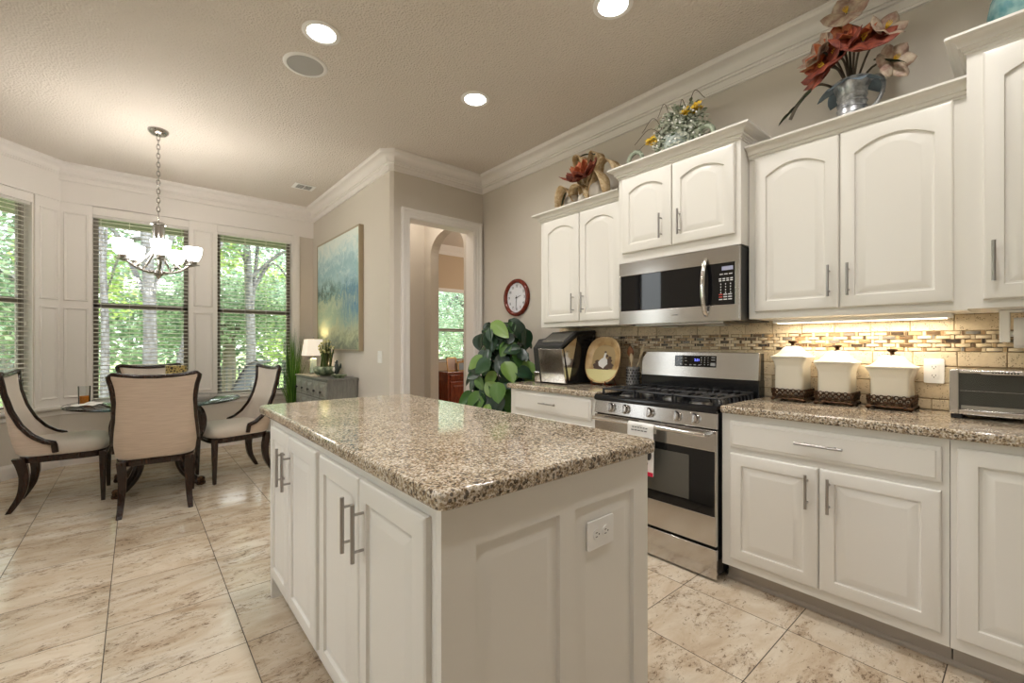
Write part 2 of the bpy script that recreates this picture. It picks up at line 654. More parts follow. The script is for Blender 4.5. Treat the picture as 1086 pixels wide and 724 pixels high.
M_tin = principled('galvanised_metal', lin(190, 192, 196), 0.35, 0.75)
n = N(M_tin); n.base(n.ramp(n.noise(n.obj(), 30, 4), [(0.3, lin(120, 124, 130)), (0.7, lin(225, 226, 228))]))
M_patina = principled('verdigris_vase', lin(170, 184, 180), 0.5)
n = N(M_patina); n.base(n.ramp(n.noise(n.obj(), 22, 5, 0.6), [(0.3, lin(112, 128, 126)), (0.7, lin(206, 214, 208))]))
M_teal = principled('teal_glaze', lin(120, 170, 172), 0.25)
n = N(M_teal); n.base(n.ramp(n.noise(n.obj(), 16, 4), [(0.35, lin(84, 136, 142)), (0.7, lin(168, 200, 196))]))

# ================================================================== the room shell
CEIL = 3.11


def struct(name, mb, m, **kw):
    o = mb.build(name, m, **kw)
    o['kind'] = 'structure'
    return o


foot = [(-2.05, -2.65), (6.65, -2.65), (6.65, 7.35), (2.0, 7.35), (2.0, 6.65), (-0.66, 6.65), (-2.05, 5.26)]
struct('floor', MB().prism(foot, -0.1, 0), M_floor)
struct('ceiling', MB().prism(foot, CEIL, CEIL + 0.12), M_ceil)
soff = [(2.0, 6.65), (-0.66, 6.65), (-2.05, 5.26), (-2.55, 5.5), (-0.92, 7.2), (2.0, 7.2)]
struct('roof_soffit', MB().prism(soff, 2.66, 2.76), M_soffit)

struct('wall_right', MB().box(2.98, 3.1, -2.5, 4.02, 0, CEIL), M_wall)
struct('wall_front', MB().box(-2.05, 6.65, -2.65, -2.5, 0, CEIL), M_wall)
w = MB()
w.prism([(1.91, 4.02), (2.069, 4.02), (2.069, 4.16), (2.0, 4.16), (2.0, 6.65), (1.88, 6.65), (1.88, 4.05)], 0, CEIL)
w.box(2.864, 3.1, 4.02, 4.16, 0, CEIL)
w.box(2.069, 2.864, 4.02, 4.16, 2.52, CEIL)
struct('wall_doorway', w, M_wall)

w = MB()
w.box(2.9, 3.02, 5.04, 7.2, 0, CEIL).box(2.9, 3.02, 4.16, 4.28, 0, CEIL)
K = 20
arc = [(4.66 + 0.38 * cos(pi * k / K), 2.40 + 0.27 * sin(pi * k / K)) for k in range(K + 1)]
for (y0, z0), (y1, z1) in zip(arc[:-1], arc[1:]):
    w.loops([[(x, y0, z0), (x, y1, z1), (x, y1, CEIL), (x, y0, CEIL)] for x in (2.9, 3.02)])
struct('wall_arch', w, M_wall)
M_fill = emit('fill_dome_glass', (1, 0.95, 0.88), 2.0, (0.9, 0.9, 0.9))  # glow of the two added fill lights
hl = thing('hall_fill_light', 'unseen dome light added to brighten the hall', 'ceiling light', (2.45, 4.62, CEIL - .03))  # unseen dome and bulb, added because the hall was too dark
w = MB(); w.lathe([(.02, CEIL - .06), (.10, CEIL - .05), (.14, CEIL - .02), (.14, CEIL)], (2.45, 4.62, 0), 28); w.build('fill_dome', M_fill, hl, smooth=50)
ld = bpy.data.lights.new('hall_fill_bulb', 'POINT'); ld.energy = 9; ld.shadow_soft_size = .12; ld.color = (1, .93, .84)
lo = bpy.data.objects.new('hall_fill_bulb', ld); C.objects.link(lo); lo.parent = hl; lo.location = (0, 0, -.16)
dl = thing('far_room_fill_light', 'unseen hanging light added to brighten the far room', 'ceiling light', (5.3, 5.2, 2.1))  # no such lamp known; shade and bulb added to light the far room
w = MB(); w.tube([(5.3, 5.2, 2.2), (5.3, 5.2, CEIL)], .008, 8); w.build('rod', M_nickel, dl)
w = MB(); w.lathe([(.03, 2.05), (.14, 2.08), (.18, 2.16), (.05, 2.24)], (5.3, 5.2, 0), 28); w.build('lamp_shade', M_fill, dl, smooth=50)
ld = bpy.data.lights.new('far_room_fill_bulb', 'POINT'); ld.energy = 60; ld.shadow_soft_size = .18; ld.color = (1, .9, .78)
lo = bpy.data.objects.new('far_room_fill_bulb', ld); C.objects.link(lo); lo.parent = dl; lo.location = (0, 0, -.25)
struct('wall_hall', MB().box(2.0, 2.9, 5.2, 5.32, 0, CEIL), M_wall)
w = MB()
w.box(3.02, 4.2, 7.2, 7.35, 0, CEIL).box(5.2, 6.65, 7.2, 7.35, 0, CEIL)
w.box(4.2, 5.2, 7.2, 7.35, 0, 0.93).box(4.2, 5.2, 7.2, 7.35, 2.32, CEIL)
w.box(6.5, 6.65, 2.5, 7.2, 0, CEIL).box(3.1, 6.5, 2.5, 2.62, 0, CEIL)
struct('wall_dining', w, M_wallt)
w = MB()
w.sweep([(6.5, 7.2), (3.02, 7.2), (3.02, 5.04)], [(0, CEIL - 0.16), (0.02, CEIL - 0.16), (0.03, CEIL - 0.1), (0.10, CEIL - 0.03), (0.12, CEIL), (0, CEIL)])
struct('trim_1', w, M_trim, smooth=30)

# bay walls
MC = FY(0, 6.5, 0)
q = sqrt(0.5)
MD = Matrix(((-q, 0, q, -0.6), (-q, 0, -q, 6.5), (0, 1, 0, 0), (0, 0, 0, 1)))
w = MB(MC)
for (a, b) in ((-0.66, -0.36), (0.487, 0.757), (1.617, 1.88)): w.box(a, b, 0.6, 2.74, -0.15, 0)
w.box(-0.66, 1.88, 0, 0.6, -0.15, 0).box(-0.66, 1.88, 2.74, CEIL, -0.15, 0)
struct('wall_back', w, M_wall)
w = MB(MD)
w.box(0, 0.235, 0.6, 2.74, -0.15, 0).box(1.16, 1.84, 0.6, 2.74, -0.15, 0)
w.box(0, 1.84, 0, 0.6, -0.15, 0).box(0, 1.84, 2.74, CEIL, -0.15, 0)
struct('wall_bay_left', w, M_wall)
# unseen left wall: first window known from reflections, other two added for daylight
LW = [(4.2, 4.72), (1.2, 2.5), (-1.6, -0.9)]
w = MB()
ys = [5.26] + [v for p in LW for v in (p[1], p[0])] + [-2.65]
for a, b in zip(ys[0::2], ys[1::2]): w.box(-2.05, -1.9, b, a, 0, CEIL)
for a, b in LW: w.box(-2.05, -1.9, a, b, 0, 0.6).box(-2.05, -1.9, a, b, 2.6, CEIL)
struct('wall_left', w, M_wall)

# white woodwork of the bay
path = [(1.88, 6.5), (-0.6, 6.5), (-1.9, 5.2)]
w = MB()
w.sweep(path, [(0.0, 2.73), (0.03, 2.73), (0.03, CEIL), (0.0, CEIL)])
struct('trim_2', w, M_trim)
w = MB()
w.sweep(path, [(0, .535), (.015, .535), (.02, .575), (.035, .585), (.035, .602), (.06, .602), (.06, .624), (0, .624)])
struct('trim_3', w, M_trim)


def molding(w, u0, u1, v0, v1, n0):
    pr = [(0, n0 - .001), (0.003, n0 + .010), (0.010, n0 + .014), (0.016, n0 + .007), (0.022, n0 + .004), (0.024, n0 - .001)]
    w.loops([[(u0 + o, v0 + o, n_), (u1 - o, v0 + o, n_), (u1 - o, v1 - o, n_), (u0 + o, v1 - o, n_)] for o, n_ in pr], False, False)


w = MB(MC)
w.box(-0.60, -0.355, .624, 2.73, 0, .015).box(.482, .762, .624, 2.73, 0, .015).box(1.612, 1.70, .624, 2.73, 0, .018)
w.box(1.655, 1.70, .624, 2.73, .018, .026)
for a, b in ((-.572, -.385), (.525, .715)):
    molding(w, a, b, .70, 1.64, .015)
    molding(w, a, b, 1.71, 2.63, .015)
struct('trim_4', w, M_trim)
w = MB(MD)
w.box(0, 0.23, .624, 2.73, 0, .015).box(1.165, 1.84, .624, 2.73, 0, .015)
for a, b in ((.03, .195), (1.2, 1.8)):
    molding(w, a, b, .70, 1.64, .015)
    molding(w, a, b, 1.71, 2.63, .015)
struct('trim_5', w, M_trim)

# crown moulding all round the kitchen
cr = [(0, -.168), (.016, -.168), (.018, -.156), (.013, -.150), (.015, -.112), (.030, -.110), (.032, -.098), (.044, -.096), (.046, -.082)]
cr += [(.046 + .058 * (1 - cos(a)) , -.082 + .050 * sin(a)) for a in [pi / 2 * k / 6 for k in range(1, 7)]]
cr += [(.112, -.030), (.122, -.018), (.124, 0), (0, 0)]
cr = [(a, CEIL + b) for a, b in cr]
w = MB()
w.sweep([(2.98, -2.5), (2.98, 4.02), (1.91, 4.02), (1.88, 4.05), (1.88, 6.47), (-.612, 6.47), (-1.9, 5.18), (-1.9, -2.5)], cr, True)
struct('trim_6', w, M_trim, smooth=28)
bb = [(0, 0), (.018, 0), (.018, .10), (.012, .122), (.004, .132), (0, .132)]
struct('baseboard_back', MB().sweep([(1.88, 4.06), (1.88, 6.5), (-0.6, 6.5), (-1.9, 5.2)], bb), M_trim)
struct('baseboard_right', MB().sweep([(2.98, 2.86), (2.98, 4.02)], bb), M_trim)
struct('baseboard_hall', MB().sweep([(2.9, 5.04), (2.9, 5.2), (2.0, 5.2), (2.0, 4.16)], bb), M_trim)

# door casing and jamb
w = MB(FY(0, 4.02, 0))
pr = [(0, 0), (0, .014), (.012, .018), (.03, .018), (.035, .023), (.058, .026), (.066, .034), (.084, .036), (.092, .03), (.092, 0)]
a, b, t_ = 2.072, 2.861, 2.513
w.loops([[(a - o, 0, n_) for o, n_ in pr], [(a - o, t_ + o, n_) for o, n_ in pr], [(b + o, t_ + o, n_) for o, n_ in pr],
         [(b + o, 0, n_) for o, n_ in pr]])
w.box(2.069, 2.079, 0, 2.52, -.145, .002).box(2.854, 2.864, 0, 2.52, -.145, .002).box(2.069, 2.864, 2.508, 2.52, -.145, .002)
struct('door_1', w, M_trim, smooth=30)


# ------------------------------------------------------------------ windows and blinds
def window(k, M, u0, u1, z0, z1, rail=1.685):
    t = thing('window_%d' % k, None, None, kind='structure')
    w = MB(M)
    for (a, b, c, d) in ((u0, u0 + .05, z0, z1), (u1 - .05, u1, z0, z1), (u0, u1, z0, z0 + .05), (u0, u1, z1 - .04, z1), (u0, u1, rail - .028, rail + .028)):
        w.box(a, b, c, d, -.135, -.095)
    w.build('window_frame', M_sash, t)
    MB(M).box(u0 + .02, u1 - .02, z0 + .02, z1 - .02, -.118, -.114).build('window_pane', M_pane, t)
    w = MB(M)
    w.box(u0 - .001, u0 + .008, z0, z1, -.145, -.001).box(u1 - .008, u1 + .001, z0, z1, -.145, -.001)
    w.box(u0, u1, z1 - .008, z1 + .001, -.145, -.001).box(u0, u1, z0 - .012, z0 + .006, -.145, .0)
    w.build('window_jamb', M_trim, t)
    return t


def blind(M, u0, u1, z0, z1, label, valance=0.09, tilt=6, wand=True):
    c = M @ Vector(((u0 + u1) / 2, z0, -.05))
    t = thing('window_blind', label, 'window blind', tuple(c))
    if valance:
        MB(M).box(u0 + .004, u1 - .004, z1 - valance, z1 - .004, -.012, .012).build('valance', M_trim, t, bevel=.003)
    w = MB(M)
    z = z0 + .05
    ct, st_ = cos(radians(tilt)), sin(radians(tilt))
    while z < z1 - valance - .02:
        for (y0, y1) in ((-.025, .025),):
            pts = [(-.025 * ct, -.025 * st_ - .0014), (0, .003), (.025 * ct, .025 * st_ - .0014), (.025 * ct, .025 * st_ + .0014), (0, .0058), (-.025 * ct, -.025 * st_ + .0014)]
            w.loops([[(u, z + b_, -.047 - a_) for a_, b_ in pts] for u in (u0 + .008, u1 - .008)])
        z += .0445
    w.build('slats', M_blind, t)
    w = MB(M)
    for fr in (0.08, 0.36, 0.64, 0.92):
        u = u0 + (u1 - u0) * fr
        for nn in (-.022, -.072):
            w.tube([(u, z0 + .03, nn), (u, z1 - valance, nn)], .0012, 4)
    w.build('ladder_cords', M_blind, t)
    MB(M).box(u0 + .008, u1 - .008, z0 + .008, z0 + .028, -.072, -.022).build('bottom_rail', M_blind, t, bevel=.003)
    MB(M).box(u0 + .006, u1 - .006, z1 - valance - .02, z1 - .01, -.075, -.02).build('head_rail', M_trim, t)
    if wand:
        w = MB(M)
        u = u0 + .06 if wand == 1 else u1 - .06
        w.tube([(u, z1 - valance - .02, -.012), (u, z0 + .85, -.01)], .0016, 5)
        w.box(u - .006, u + .006, z0 + .82, z0 + .855, -.016, -.004)
        w.build('pull_cord', M_blind, t)
    return t


window(1, MD, 0.235, 1.16, 0.62, 2.735)
window(2, MC, -0.36, 0.487, 0.62, 2.735)
window(3, MC, 0.757, 1.617, 0.62, 2.735)
blind(MD, 0.238, 1.157, 0.622, 2.73, 'white slatted blind in the angled window at the left edge of the bay', wand=1)
blind(MC, -0.357, 0.484, 0.622, 2.73, 'white slatted blind in the bay window behind the chandelier', wand=0)
blind(MC, 0.760, 1.614, 0.622, 2.73, 'white slatted blind in the bay window beside the tall grass plant', wand=0)
MW = FY(0, 7.2, 0)
window(4, MW, 4.2, 5.2, 0.93, 2.32, 1.53)
blind(MW, 4.203, 5.197, 0.932, 2.315, 'white slatted blind in the far room window seen through the archway', 0.04, wand=0)
ML = Matrix(((0, 0, 1, -1.9), (1, 0, 0, 0), (0, 1, 0, 0), (0, 0, 0, 1)))
for k, (a, b) in enumerate(LW): window(5 + k, ML, a, b, .6, 2.6)

# ================================================================== cabinets
def door_panel(w, wd, ht, arch=0.0, fr=.056, t=.020, N_=14):
    pr = [(0, 0, 0), (0, t - .006, 0), (.004, t - .002, 0), (.010, t, 0), (fr, t, 1), (fr + .003, t - .009, 1), (fr + .010, t - .010, 1),
          (fr + .040, t - .001, 1), (fr + .044, t - .001, 1)]
    ls = []
    for o, n_, ar in pr:
        l = [(o, o, n_), (wd - o, o, n_)]
        for k in range(N_ + 1):
            f_ = 1 - k / N_
            u = o + (wd - 2 * o) * f_
            dz = arch * ar * (2 * f_ - 1) ** 2
            l.append((u, ht - o - dz - arch * 0.15 * ar, n_))
        ls.append(l)
    w.loops(ls)


def pull(M, u, v, L, horiz, parent, r=.0062):
    w = MB(M)
    d = (1, 0) if horiz else (0, 1)
    P_ = lambda s_, n_: (u + d[0] * s_, v + d[1] * s_, n_)
    w.cyl(P_(-L / 2, .052), P_(L / 2, .052), r, 12)
    for s_ in (-L * .32, L * .32): w.cyl(P_(s_, .019), P_(s_, .052), .0045, 8)
    return w.build('handle', M_nickel, parent, smooth=40, label='brushed nickel bar handle')


def cab_door(parent, M, u0, u1, v0, v1, arch=0.0, hand=None, name='door', drawer=False):
    """door or drawer front on frame M; hand = (u, v, length, horizontal)"""
    w = MB(M @ Matrix.Translation((u0, v0, 0)))
    if drawer:
        wd, ht, t = u1 - u0, v1 - v0, .02
        w.loops([[(o, o, n_), (wd - o, o, n_), (wd - o, ht - o, n_), (o, ht - o, n_)] for o, n_ in
                 ((0, 0), (0, .012), (.006, .015), (.014, .0165), (.017, .020), (.02, .020))])
    else:
        door_panel(w, u1 - u0, v1 - v0, arch)
    o = w.build(name, M_cab, parent, smooth=22)
    if hand: pull(M, hand[0], hand[1], hand[2], hand[3], o)
    return o


def cornice(path, z0, parent, drop=0.065, proj=.06, base=0.0):
    pr = [(base, 0), (base + .006, 0), (base + .006, .008), (base + .012, .010), (base + .016, .022)]
    pr += [(base + .024, .024), (base + .024, .030)]
    pr += [(base + .024 + (proj - .036) * (1 - cos(a)), .030 + (drop - .046) * sin(a)) for a in [pi / 2 * k / 6 for k in range(1, 7)]]
    pr += [(base + proj - .010, drop - .014)]
    pr += [(base + proj - .004, drop - .012), (base + proj, drop - .010), (base + proj, drop), (base, drop)]
    w = MB()
    w.sweep(path, [(a, z0 + b) for a, b in pr])
    return w.build('cornice', M_cab, parent, smooth=28)


# island
isl = thing('kitchen_island', 'white panelled kitchen island cabinet under its own granite top', 'kitchen island', (0.92, 1.65, 0))
w = MB()
w.box(.517, 1.315, .865, 2.46, .10, .893)
w.box(.59, 1.25, .90, 2.44, .0, .10)
w.build('body', M_cab, isl)
w = MB()
w.box(.513, 1.319, 2.44, 2.47, 0, .893)
w.build('end_panel', M_cab, isl)
# panelled end that faces the camera
Mi = FY(0.513, .865, 0)
w = MB(Mi)
W_ = .806
holes = [(.094, .378, .14, .787), (.441, .725, .14, .787)]
us = [0, .094, .378, .441, .725, W_]
w.box(0, W_, 0, .14, 0, .02).box(0, W_, .787, .893, 0, .02)
for a, b in ((0, .094), (.378, .441), (.725, W_)): w.box(a, b, .14, .787, 0, .02)
for a, b, c, d in holes:
    w.loops([[(a + o, c + o, n_), (b - o, c + o, n_), (b - o, d - o, n_), (a + o, d - o, n_)] for o, n_ in
             ((0, .019), (.004, .009), (.012, .008), (.046, .017), (.05, .017))], False, True)
w.build('side_panel', M_cab, isl, smooth=22)
w = MB()
w.box(.5125, .519, .865, .875, .0, .893)
w.build('corner_bead', M_cab, isl, bevel=.002)
# long side with four doors
Mf = FX(.517, 2.46, 0)
ud = lambda y: 2.46 - y
cab_door(isl, Mf, ud(2.405), ud(2.085), .135, .862, hand=(ud(2.125), .722, .165, False))
cab_door(isl, Mf, ud(2.078), ud(1.70), .135, .862, hand=(ud(2.035), .722, .165, False))
cab_door(isl, Mf, ud(1.655), ud(1.288), .135, .862, hand=(ud(1.325), .722, .165, False))
cab_door(isl, Mf, ud(1.281), ud(.895), .135, .862, hand=(ud(1.243), .722, .165, False))
it = MB().prism(rrect(.492, 1.343, .818, 2.645, .032), .894, .938)
io = it.build('island_countertop', M_gran, None, smooth=40, bevel=.012, seg=4)
tag(io, 'polished brown and cream granite worktop on the kitchen island', 'countertop')


def outlet(M, u, v, label, kind='duplex_v', name='outlet', w_=.074, h_=.12):
    c = M @ Vector((u, v - h_ / 2, 0))
    t = thing(name, label, 'electrical outlet' if name == 'outlet' else 'light switch', tuple(c))
    w = MB(M)
    w.prism(rrect(u - w_ / 2, u + w_ / 2, v - h_ / 2, v + h_ / 2, .006, 3), 0, .006)
    w.build('wall_plate', M_wht, t, smooth=40, bevel=.002)
    w = MB(M)
    s_ = []
    if kind == 'duplex_h':
        for du in (-.021, .021):
            w.prism(
                [(u + du + .0155 * cos(a), v + .0175 * sin(a)) for a in [2 * pi * k / 20 for k in range(20)]], .005, .009)
            q2 = MB(M); s_.append(q2)
            for dv in (-.006, .006): q2.box(u + du - .008, u + du + .001 , v + dv - .001, v + dv + .001, .0088, .0094)
            q2.prism([(u + du + .008 + .0025 * cos(a), v + .0025 * sin(a)) for a in [2 * pi * k / 8 for k in range(8)]], .0088, .0094)
    elif kind == 'gfci':
        w.prism(rrect(u - .017, u + .017, v - .034, v + .034, .003, 2), .005, .009)
        for dv in (-.021, .021):
            q2 = MB(M); s_.append(q2)
            for du in (-.006, .006): q2.box(u + du - .001, u + du + .001, v + dv - .004, v + dv + .004, .0088, .0094)
            q2.prism([(u + .0025 * cos(a), v + dv - .009 + .0025 * sin(a)) for a in [2 * pi * k / 8 for k in range(8)]], .0088, .0094)
        w.box(u - .010, u + .010, v - .004, v + .004, .0088, .0100)
    else:
        for du in ((-.018, .018) if w_ > .09 else (0,)):
            w.box(u + du - .005, u + du + .005, v - .011, v + .011, .005, .008)
            w.box(u + du - .0035, u + du + .0035, v + .0, v + .010, .007, .016)
    w.build('receptacle' if name == 'outlet' else 'toggle', M_wht, t, smooth=40)
    for q2 in s_: q2.build('socket', M_slot, t)
    return t


outlet(FY(0, .845, 0), 1.063, .694, 'white double outlet set sideways in the island end panel', 'duplex_h', w_=.122, h_=.086)

# wall run: base cabinets
def base_cab(label, y1, y0, doors, drawers, end_filler=0):
    t = thing('base_cabinet', label, 'cabinet', (2.67, (y0 + y1) / 2, 0), 'base cabinets along the range wall')
    MB().box(2.37, 2.97, y0, y1, .10, .897).build('body', M_cab, t)
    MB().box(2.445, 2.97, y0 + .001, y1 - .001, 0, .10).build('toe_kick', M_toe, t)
    M_ = FX(2.37, y1, 0)
    for a, b, c, d, hd in doors:
        cab_door(t, M_, y1 - a, y1 - b, c, d, hand=hd and (y1 - hd[0], hd[1], hd[2], False))
    for a, b, c, d, hd in drawers:
        cab_door(t, M_, y1 - a, y1 - b, c, d, hand=hd and (y1 - hd[0], hd[1], hd[2], True), name='drawer', drawer=True)
    return t


base_cab('white base cabinet right of the range with one drawer over two doors', 1.068, .207,
         [(1.022, .632, .148, .695, (.672, .585, .155)), (.626, .229, .148, .695, (.588, .585, .155))],
         [(1.022, .229, .726, .862, (.625, .800, .185))])
base_cab('white base cabinet under the toaster oven, cut by the photo edge', .205, -.9,
         [(.187, -.33, .148, .865, None), (-.338, -.87, .148, .865, None)], [])
base_cab('white base cabinet left of the range, mostly behind the island', 2.80, 1.905,
         [(2.735, 2.345, .148, .695, (2.385, .585, .155)), (2.338, 1.945, .148, .695, (2.30, .585, .155))],
         [(2.735, 1.945, .735, .882, (2.34, .812, .17))])
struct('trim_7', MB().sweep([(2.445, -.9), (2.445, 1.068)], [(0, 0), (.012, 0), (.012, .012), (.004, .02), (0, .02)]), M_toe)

for nm, lab, y0, y1, cs in (('countertop', 'speckled granite worktop right of the range under the canisters', -.9, 1.068, (0, 0, 0, 0)),
                            ('countertop', 'speckled granite worktop left of the range under the ice maker', 1.898, 2.835, (0, 0, 0, 1))):
    o = MB().prism(rrect(2.338, 2.969, y0, y1, .03, 6, cs), .898, .938).build(nm, M_gran, None, smooth=40, bevel=.011, seg=3)
    tag(o, lab, 'countertop')


# wall run: wall cabinets
def wall_cab(label, y0, y1, z0, z1, xf, doors, arch=.045, ret=(True, True), cp=.06, ch=.068):
    t = thing('wall_cabinet', label, 'cabinet', (2.8, (y0 + y1) / 2, z0), 'wall cabinets above the worktop')
    MB().box(xf, 2.975, y0, y1, z0, z1).build('body', M_cab, t)
    M_ = FX(xf, y1, 0)
    for a, b, c, d, hd in doors:
        cab_door(t, M_, y1 - a, y1 - b, c, d, arch=arch, hand=(y1 - hd[0], hd[1], .155, False))
    p = [(xf, y0), (xf, y1)]
    if ret[0]: p = [(2.975, y0)] + p
    if ret[1]: p = p + [(2.975, y1)]
    cornice(p, z1 - .004, t, ch, cp)
    MB().box(xf, 2.975, y0, y1, z1 + ch - .012, z1 + ch - .006).build('top_board', M_cab, t)
    return t


wall_cab('white two-door wall cabinet beside the clock with a dried flower arrangement on top', 1.892, 2.722, 1.40, 2.292, 2.64,
         [(2.678, 2.288, 1.437, 2.280, (2.338, 1.578)), (2.281, 1.905, 1.437, 2.280, (2.238, 1.578))], ret=(False, True))
wall_cab('short deep white two-door wall cabinet over the microwave', 1.043, 1.85, 1.812, 2.392, 2.54,
         [(1.815, 1.452, 1.872, 2.372, (1.515, 2.0)), (1.445, 1.072, 1.872, 2.372, (1.392, 2.0))], arch=.04)
wall_cab('wide white two-door wall cabinet over the three canisters', .177, 1.040, 1.40, 2.292, 2.64,
         [(1.004, .618, 1.437, 2.285, (.655, 1.570)), (.611, .219, 1.437, 2.285, (.577, 1.570))], arch=.05, ret=(False, False))
wall_cab('taller white wall cabinet over the toaster oven, cut by the photo edge', -.75, .174, 1.40, 2.425, 2.545,
         [(.128, -.30, 1.432, 2.40, (.098, 1.578)), (-.307, -.72, 1.432, 2.40, (-.345, 1.578))], arch=.05, ret=(False, True))

# under-cabinet light
t = thing('light_bar', 'slim warm light bar glowing under the wall cabinet above the canisters', 'light', (2.86, .60, 1.375))
MB().box(2.82, 2.90, .24, .98, 1.380, 1.399).build('housing', M_wht, t)
MB().box(2.83, 2.89, .26, .96, 1.3765, 1.3805).build('lens', M_bar, t)
ld = bpy.data.lights.new('under_cabinet_light', 'AREA')
ld.shape = 'RECTANGLE'; ld.size = .05; ld.size_y = .68; ld.energy = 3.6; ld.color = (1, .88, .70)
lo = bpy.data.objects.new('bar_light', ld); C.objects.link(lo); lo.parent = t; lo.location = (0, 0, -.001)
# white front strip of light valance
# ------------------------------------------------------------------ backsplash
w = MB()
w.box(2.970, 2.98, -.9, 2.82, .938, 1.402)
struct('wall_backsplash', w, M_grout)
w = MB(FX(2.970, 0, 0))
g = .0015


def tile(w, u0, u1, v0, v1, t=.007):
    o = .002
    w.loops([[(u0, v0, 0), (u1, v0, 0), (u1, v1, 0), (u0, v1, 0)], [(u0, v0, t - .002), (u1, v0, t - .002), (u1, v1, t - .002), (u0, v1, t - .002)],
             [(u0 + o, v0 + o, t), (u1 - o, v0 + o, t), (u1 - o, v1 - o, t), (u0 + o, v1 - o, t)]], False, True)


pitch = .158
for row, (v0, v1) in enumerate(((.940, .990), (.992, 1.070), (1.072, 1.150), (1.152, 1.222), (1.322, 1.399))):
    y = 2.82
    s0 = 1.033 + pitch * 30 + (0 if row in (4, 3, 1) else pitch / 2) + (-.01 if row == 3 else 0)
    k = 0
    while s0 - k * pitch > -.9:
        ya, yb = s0 - k * pitch, s0 - (k + 1) * pitch
        ya, yb = min(ya, 2.82), max(yb, -.9)
        if ya - yb > .01: tile(w, -ya + g, -yb - g, v0 + g, v1 - g)
        k += 1
struct('trim_8', w, M_subway)
# basket-weave mosaic band: long convex bricks with short uprights between
w = MB(FX(2.970, 0, 0))
rh = .0196
for r in range(5):
    v0 = 1.2235 + r * rh
    off = 0 if r % 2 == 0 else .0335
    u = -2.82 + off - .067
    while u < .9:
        a, b = max(u, -2.82), min(u + .0505, .9)
        if b - a > .008:
            K = 6
            ls = []
            for k in range(K + 1):
                f_ = k / K
                nn = .004 + .006 * sin(pi * f_)
                uu = a + .001 + (b - a - .002) * f_
                ls.append([(uu, v0 + .001, 0), (uu, v0 + .003, nn), (uu, v0 + rh - .003, nn), (uu, v0 + rh - .001, 0)])
            w.loops(ls)
        a2, b2 = max(u + .0515, -2.82), min(u + .066, .9)
        if b2 - a2 > .004: tile(w, a2, b2, v0 - .002, v0 + rh + .002, .0045)
        u += .067
struct('trim_9', w, M_mosaic, smooth=40)
outlet(FX(2.963, 0, 0), -.313, 1.128, 'white wall outlet on the stone backsplash beside the toaster oven', 'gfci')
outlet(FX(1.88, 0, 0), -4.27, 1.13, 'white light switch on the wall right of the painting', 'switch', 'light_switch', w_=.10)

# ================================================================== range
rg = thing('gas_range', 'stainless steel gas range with black cooktop, five knobs and a glass oven door', 'stove', (2.65, 1.485, 0))
RW, RY = .815, 1.892
MR = FX(2.35, RY, 0)
w = MB(MR)
w.box(.004, RW - .004, .03, .905, -.60, 0)
w.box(.03, RW - .03, 0, .04, -.56, -.05)
w.build('body', M_black, rg, bevel=.002)
w = MB(MR); w.prism(rrect(.003, RW - .003, .012, .170, .006, 3), .001, .021)
w.build('storage_drawer', M_steel, rg, smooth=30, bevel=.003)
d = MB(MR)
d.box(.003, RW - .003, .188, .345, .001, .024).box(.003, RW - .003, .688, .800, .001, .024)
d.box(.003, .012, .34, .69, .001, .024).box(RW - .012, RW - .003, .34, .69, .001, .024)
dr = d.build('oven_door', M_steel, rg, bevel=.003)
MB(MR).box(.012, RW - .012, .345, .688, .002, .022).build('door_glass', M_bglass, dr)
MB(MR).box(.155, RW - .155, .402, .648, .0215, .0228).build('window', M_ovenwin, dr)
w = MB(MR)
w.tube([(.035, .782, .082), (RW - .035, .782, .082)], .0125, 14)
for u in (.05, RW - .05): w.tube([(u, .775, .02), (u, .778, .055), (u, .782, .082)], [.012, .011, .011], 10)
w.build('handle', M_steel2, dr, smooth=40)
w = MB(MR)
w.loops([[(u, .808, .0), (u, .808, .022), (u, .812, .026), (u, .888, .012), (u, .892, 0)] for u in (.002, RW - .002)])
w.build('control_panel', M_steel, rg, smooth=30)
for y in (1.759, 1.651, 1.481, 1.307, 1.201):
    u = RY - y
    w = MB(MR @ Matrix.Translation((u, .852, .019)) @ Matrix.Rotation(radians(-10), 4, 'X'))
    w.lathe([(.030, 0), (.030, .006), (.0255, .009), (.0245, .026), (.021, .030), (.001, .030)], n=24)
    w.box(-.0065, .0065, -.0255, .0255, .012, .040)
    w.build('knob', M_steel, rg, smooth=40, bevel=.001)
# cooktop pan
w = MB()
w.box(2.345, 2.87, RY - RW + .002, RY - .002, .893, .912)
pr = [(2.325, .893), (2.322, .905), (2.328, .922), (2.345, .930), (2.37, .926), (2.385, .915), (2.385, .893)]
w.loops([[(x, y, z) for x, z in pr] for y in (RY - RW + .002, RY - .002)])
for y in (RY - .002, RY - RW + .002):
    w.box(2.37, 2.87, min(y, y - .014 if y > 1.5 else y + .014), max(y, y - .014 if y > 1.5 else y + .014), .90, .926)
w.build('cooktop', M_black, rg, smooth=40)
# burners
for (x, y, r) in ((2.48, 1.73, .045), (2.73, 1.73, .038), (2.48, 1.24, .050), (2.73, 1.24, .038), (2.60, 1.485, .046)):
    w = MB(); w.lathe([(r + .014, .912), (r + .012, .922), (r, .924), (r, .930)], (x, y, 0), 24)
    b = w.build('burner', M_nickel, rg, smooth=40)
    w = MB(); w.lathe([(r - .002, .930), (r, .936), (r - .006, .940), (.001, .941)], (x, y, 0), 24)
    w.build('burner_cap', M_iron, b, smooth=40)
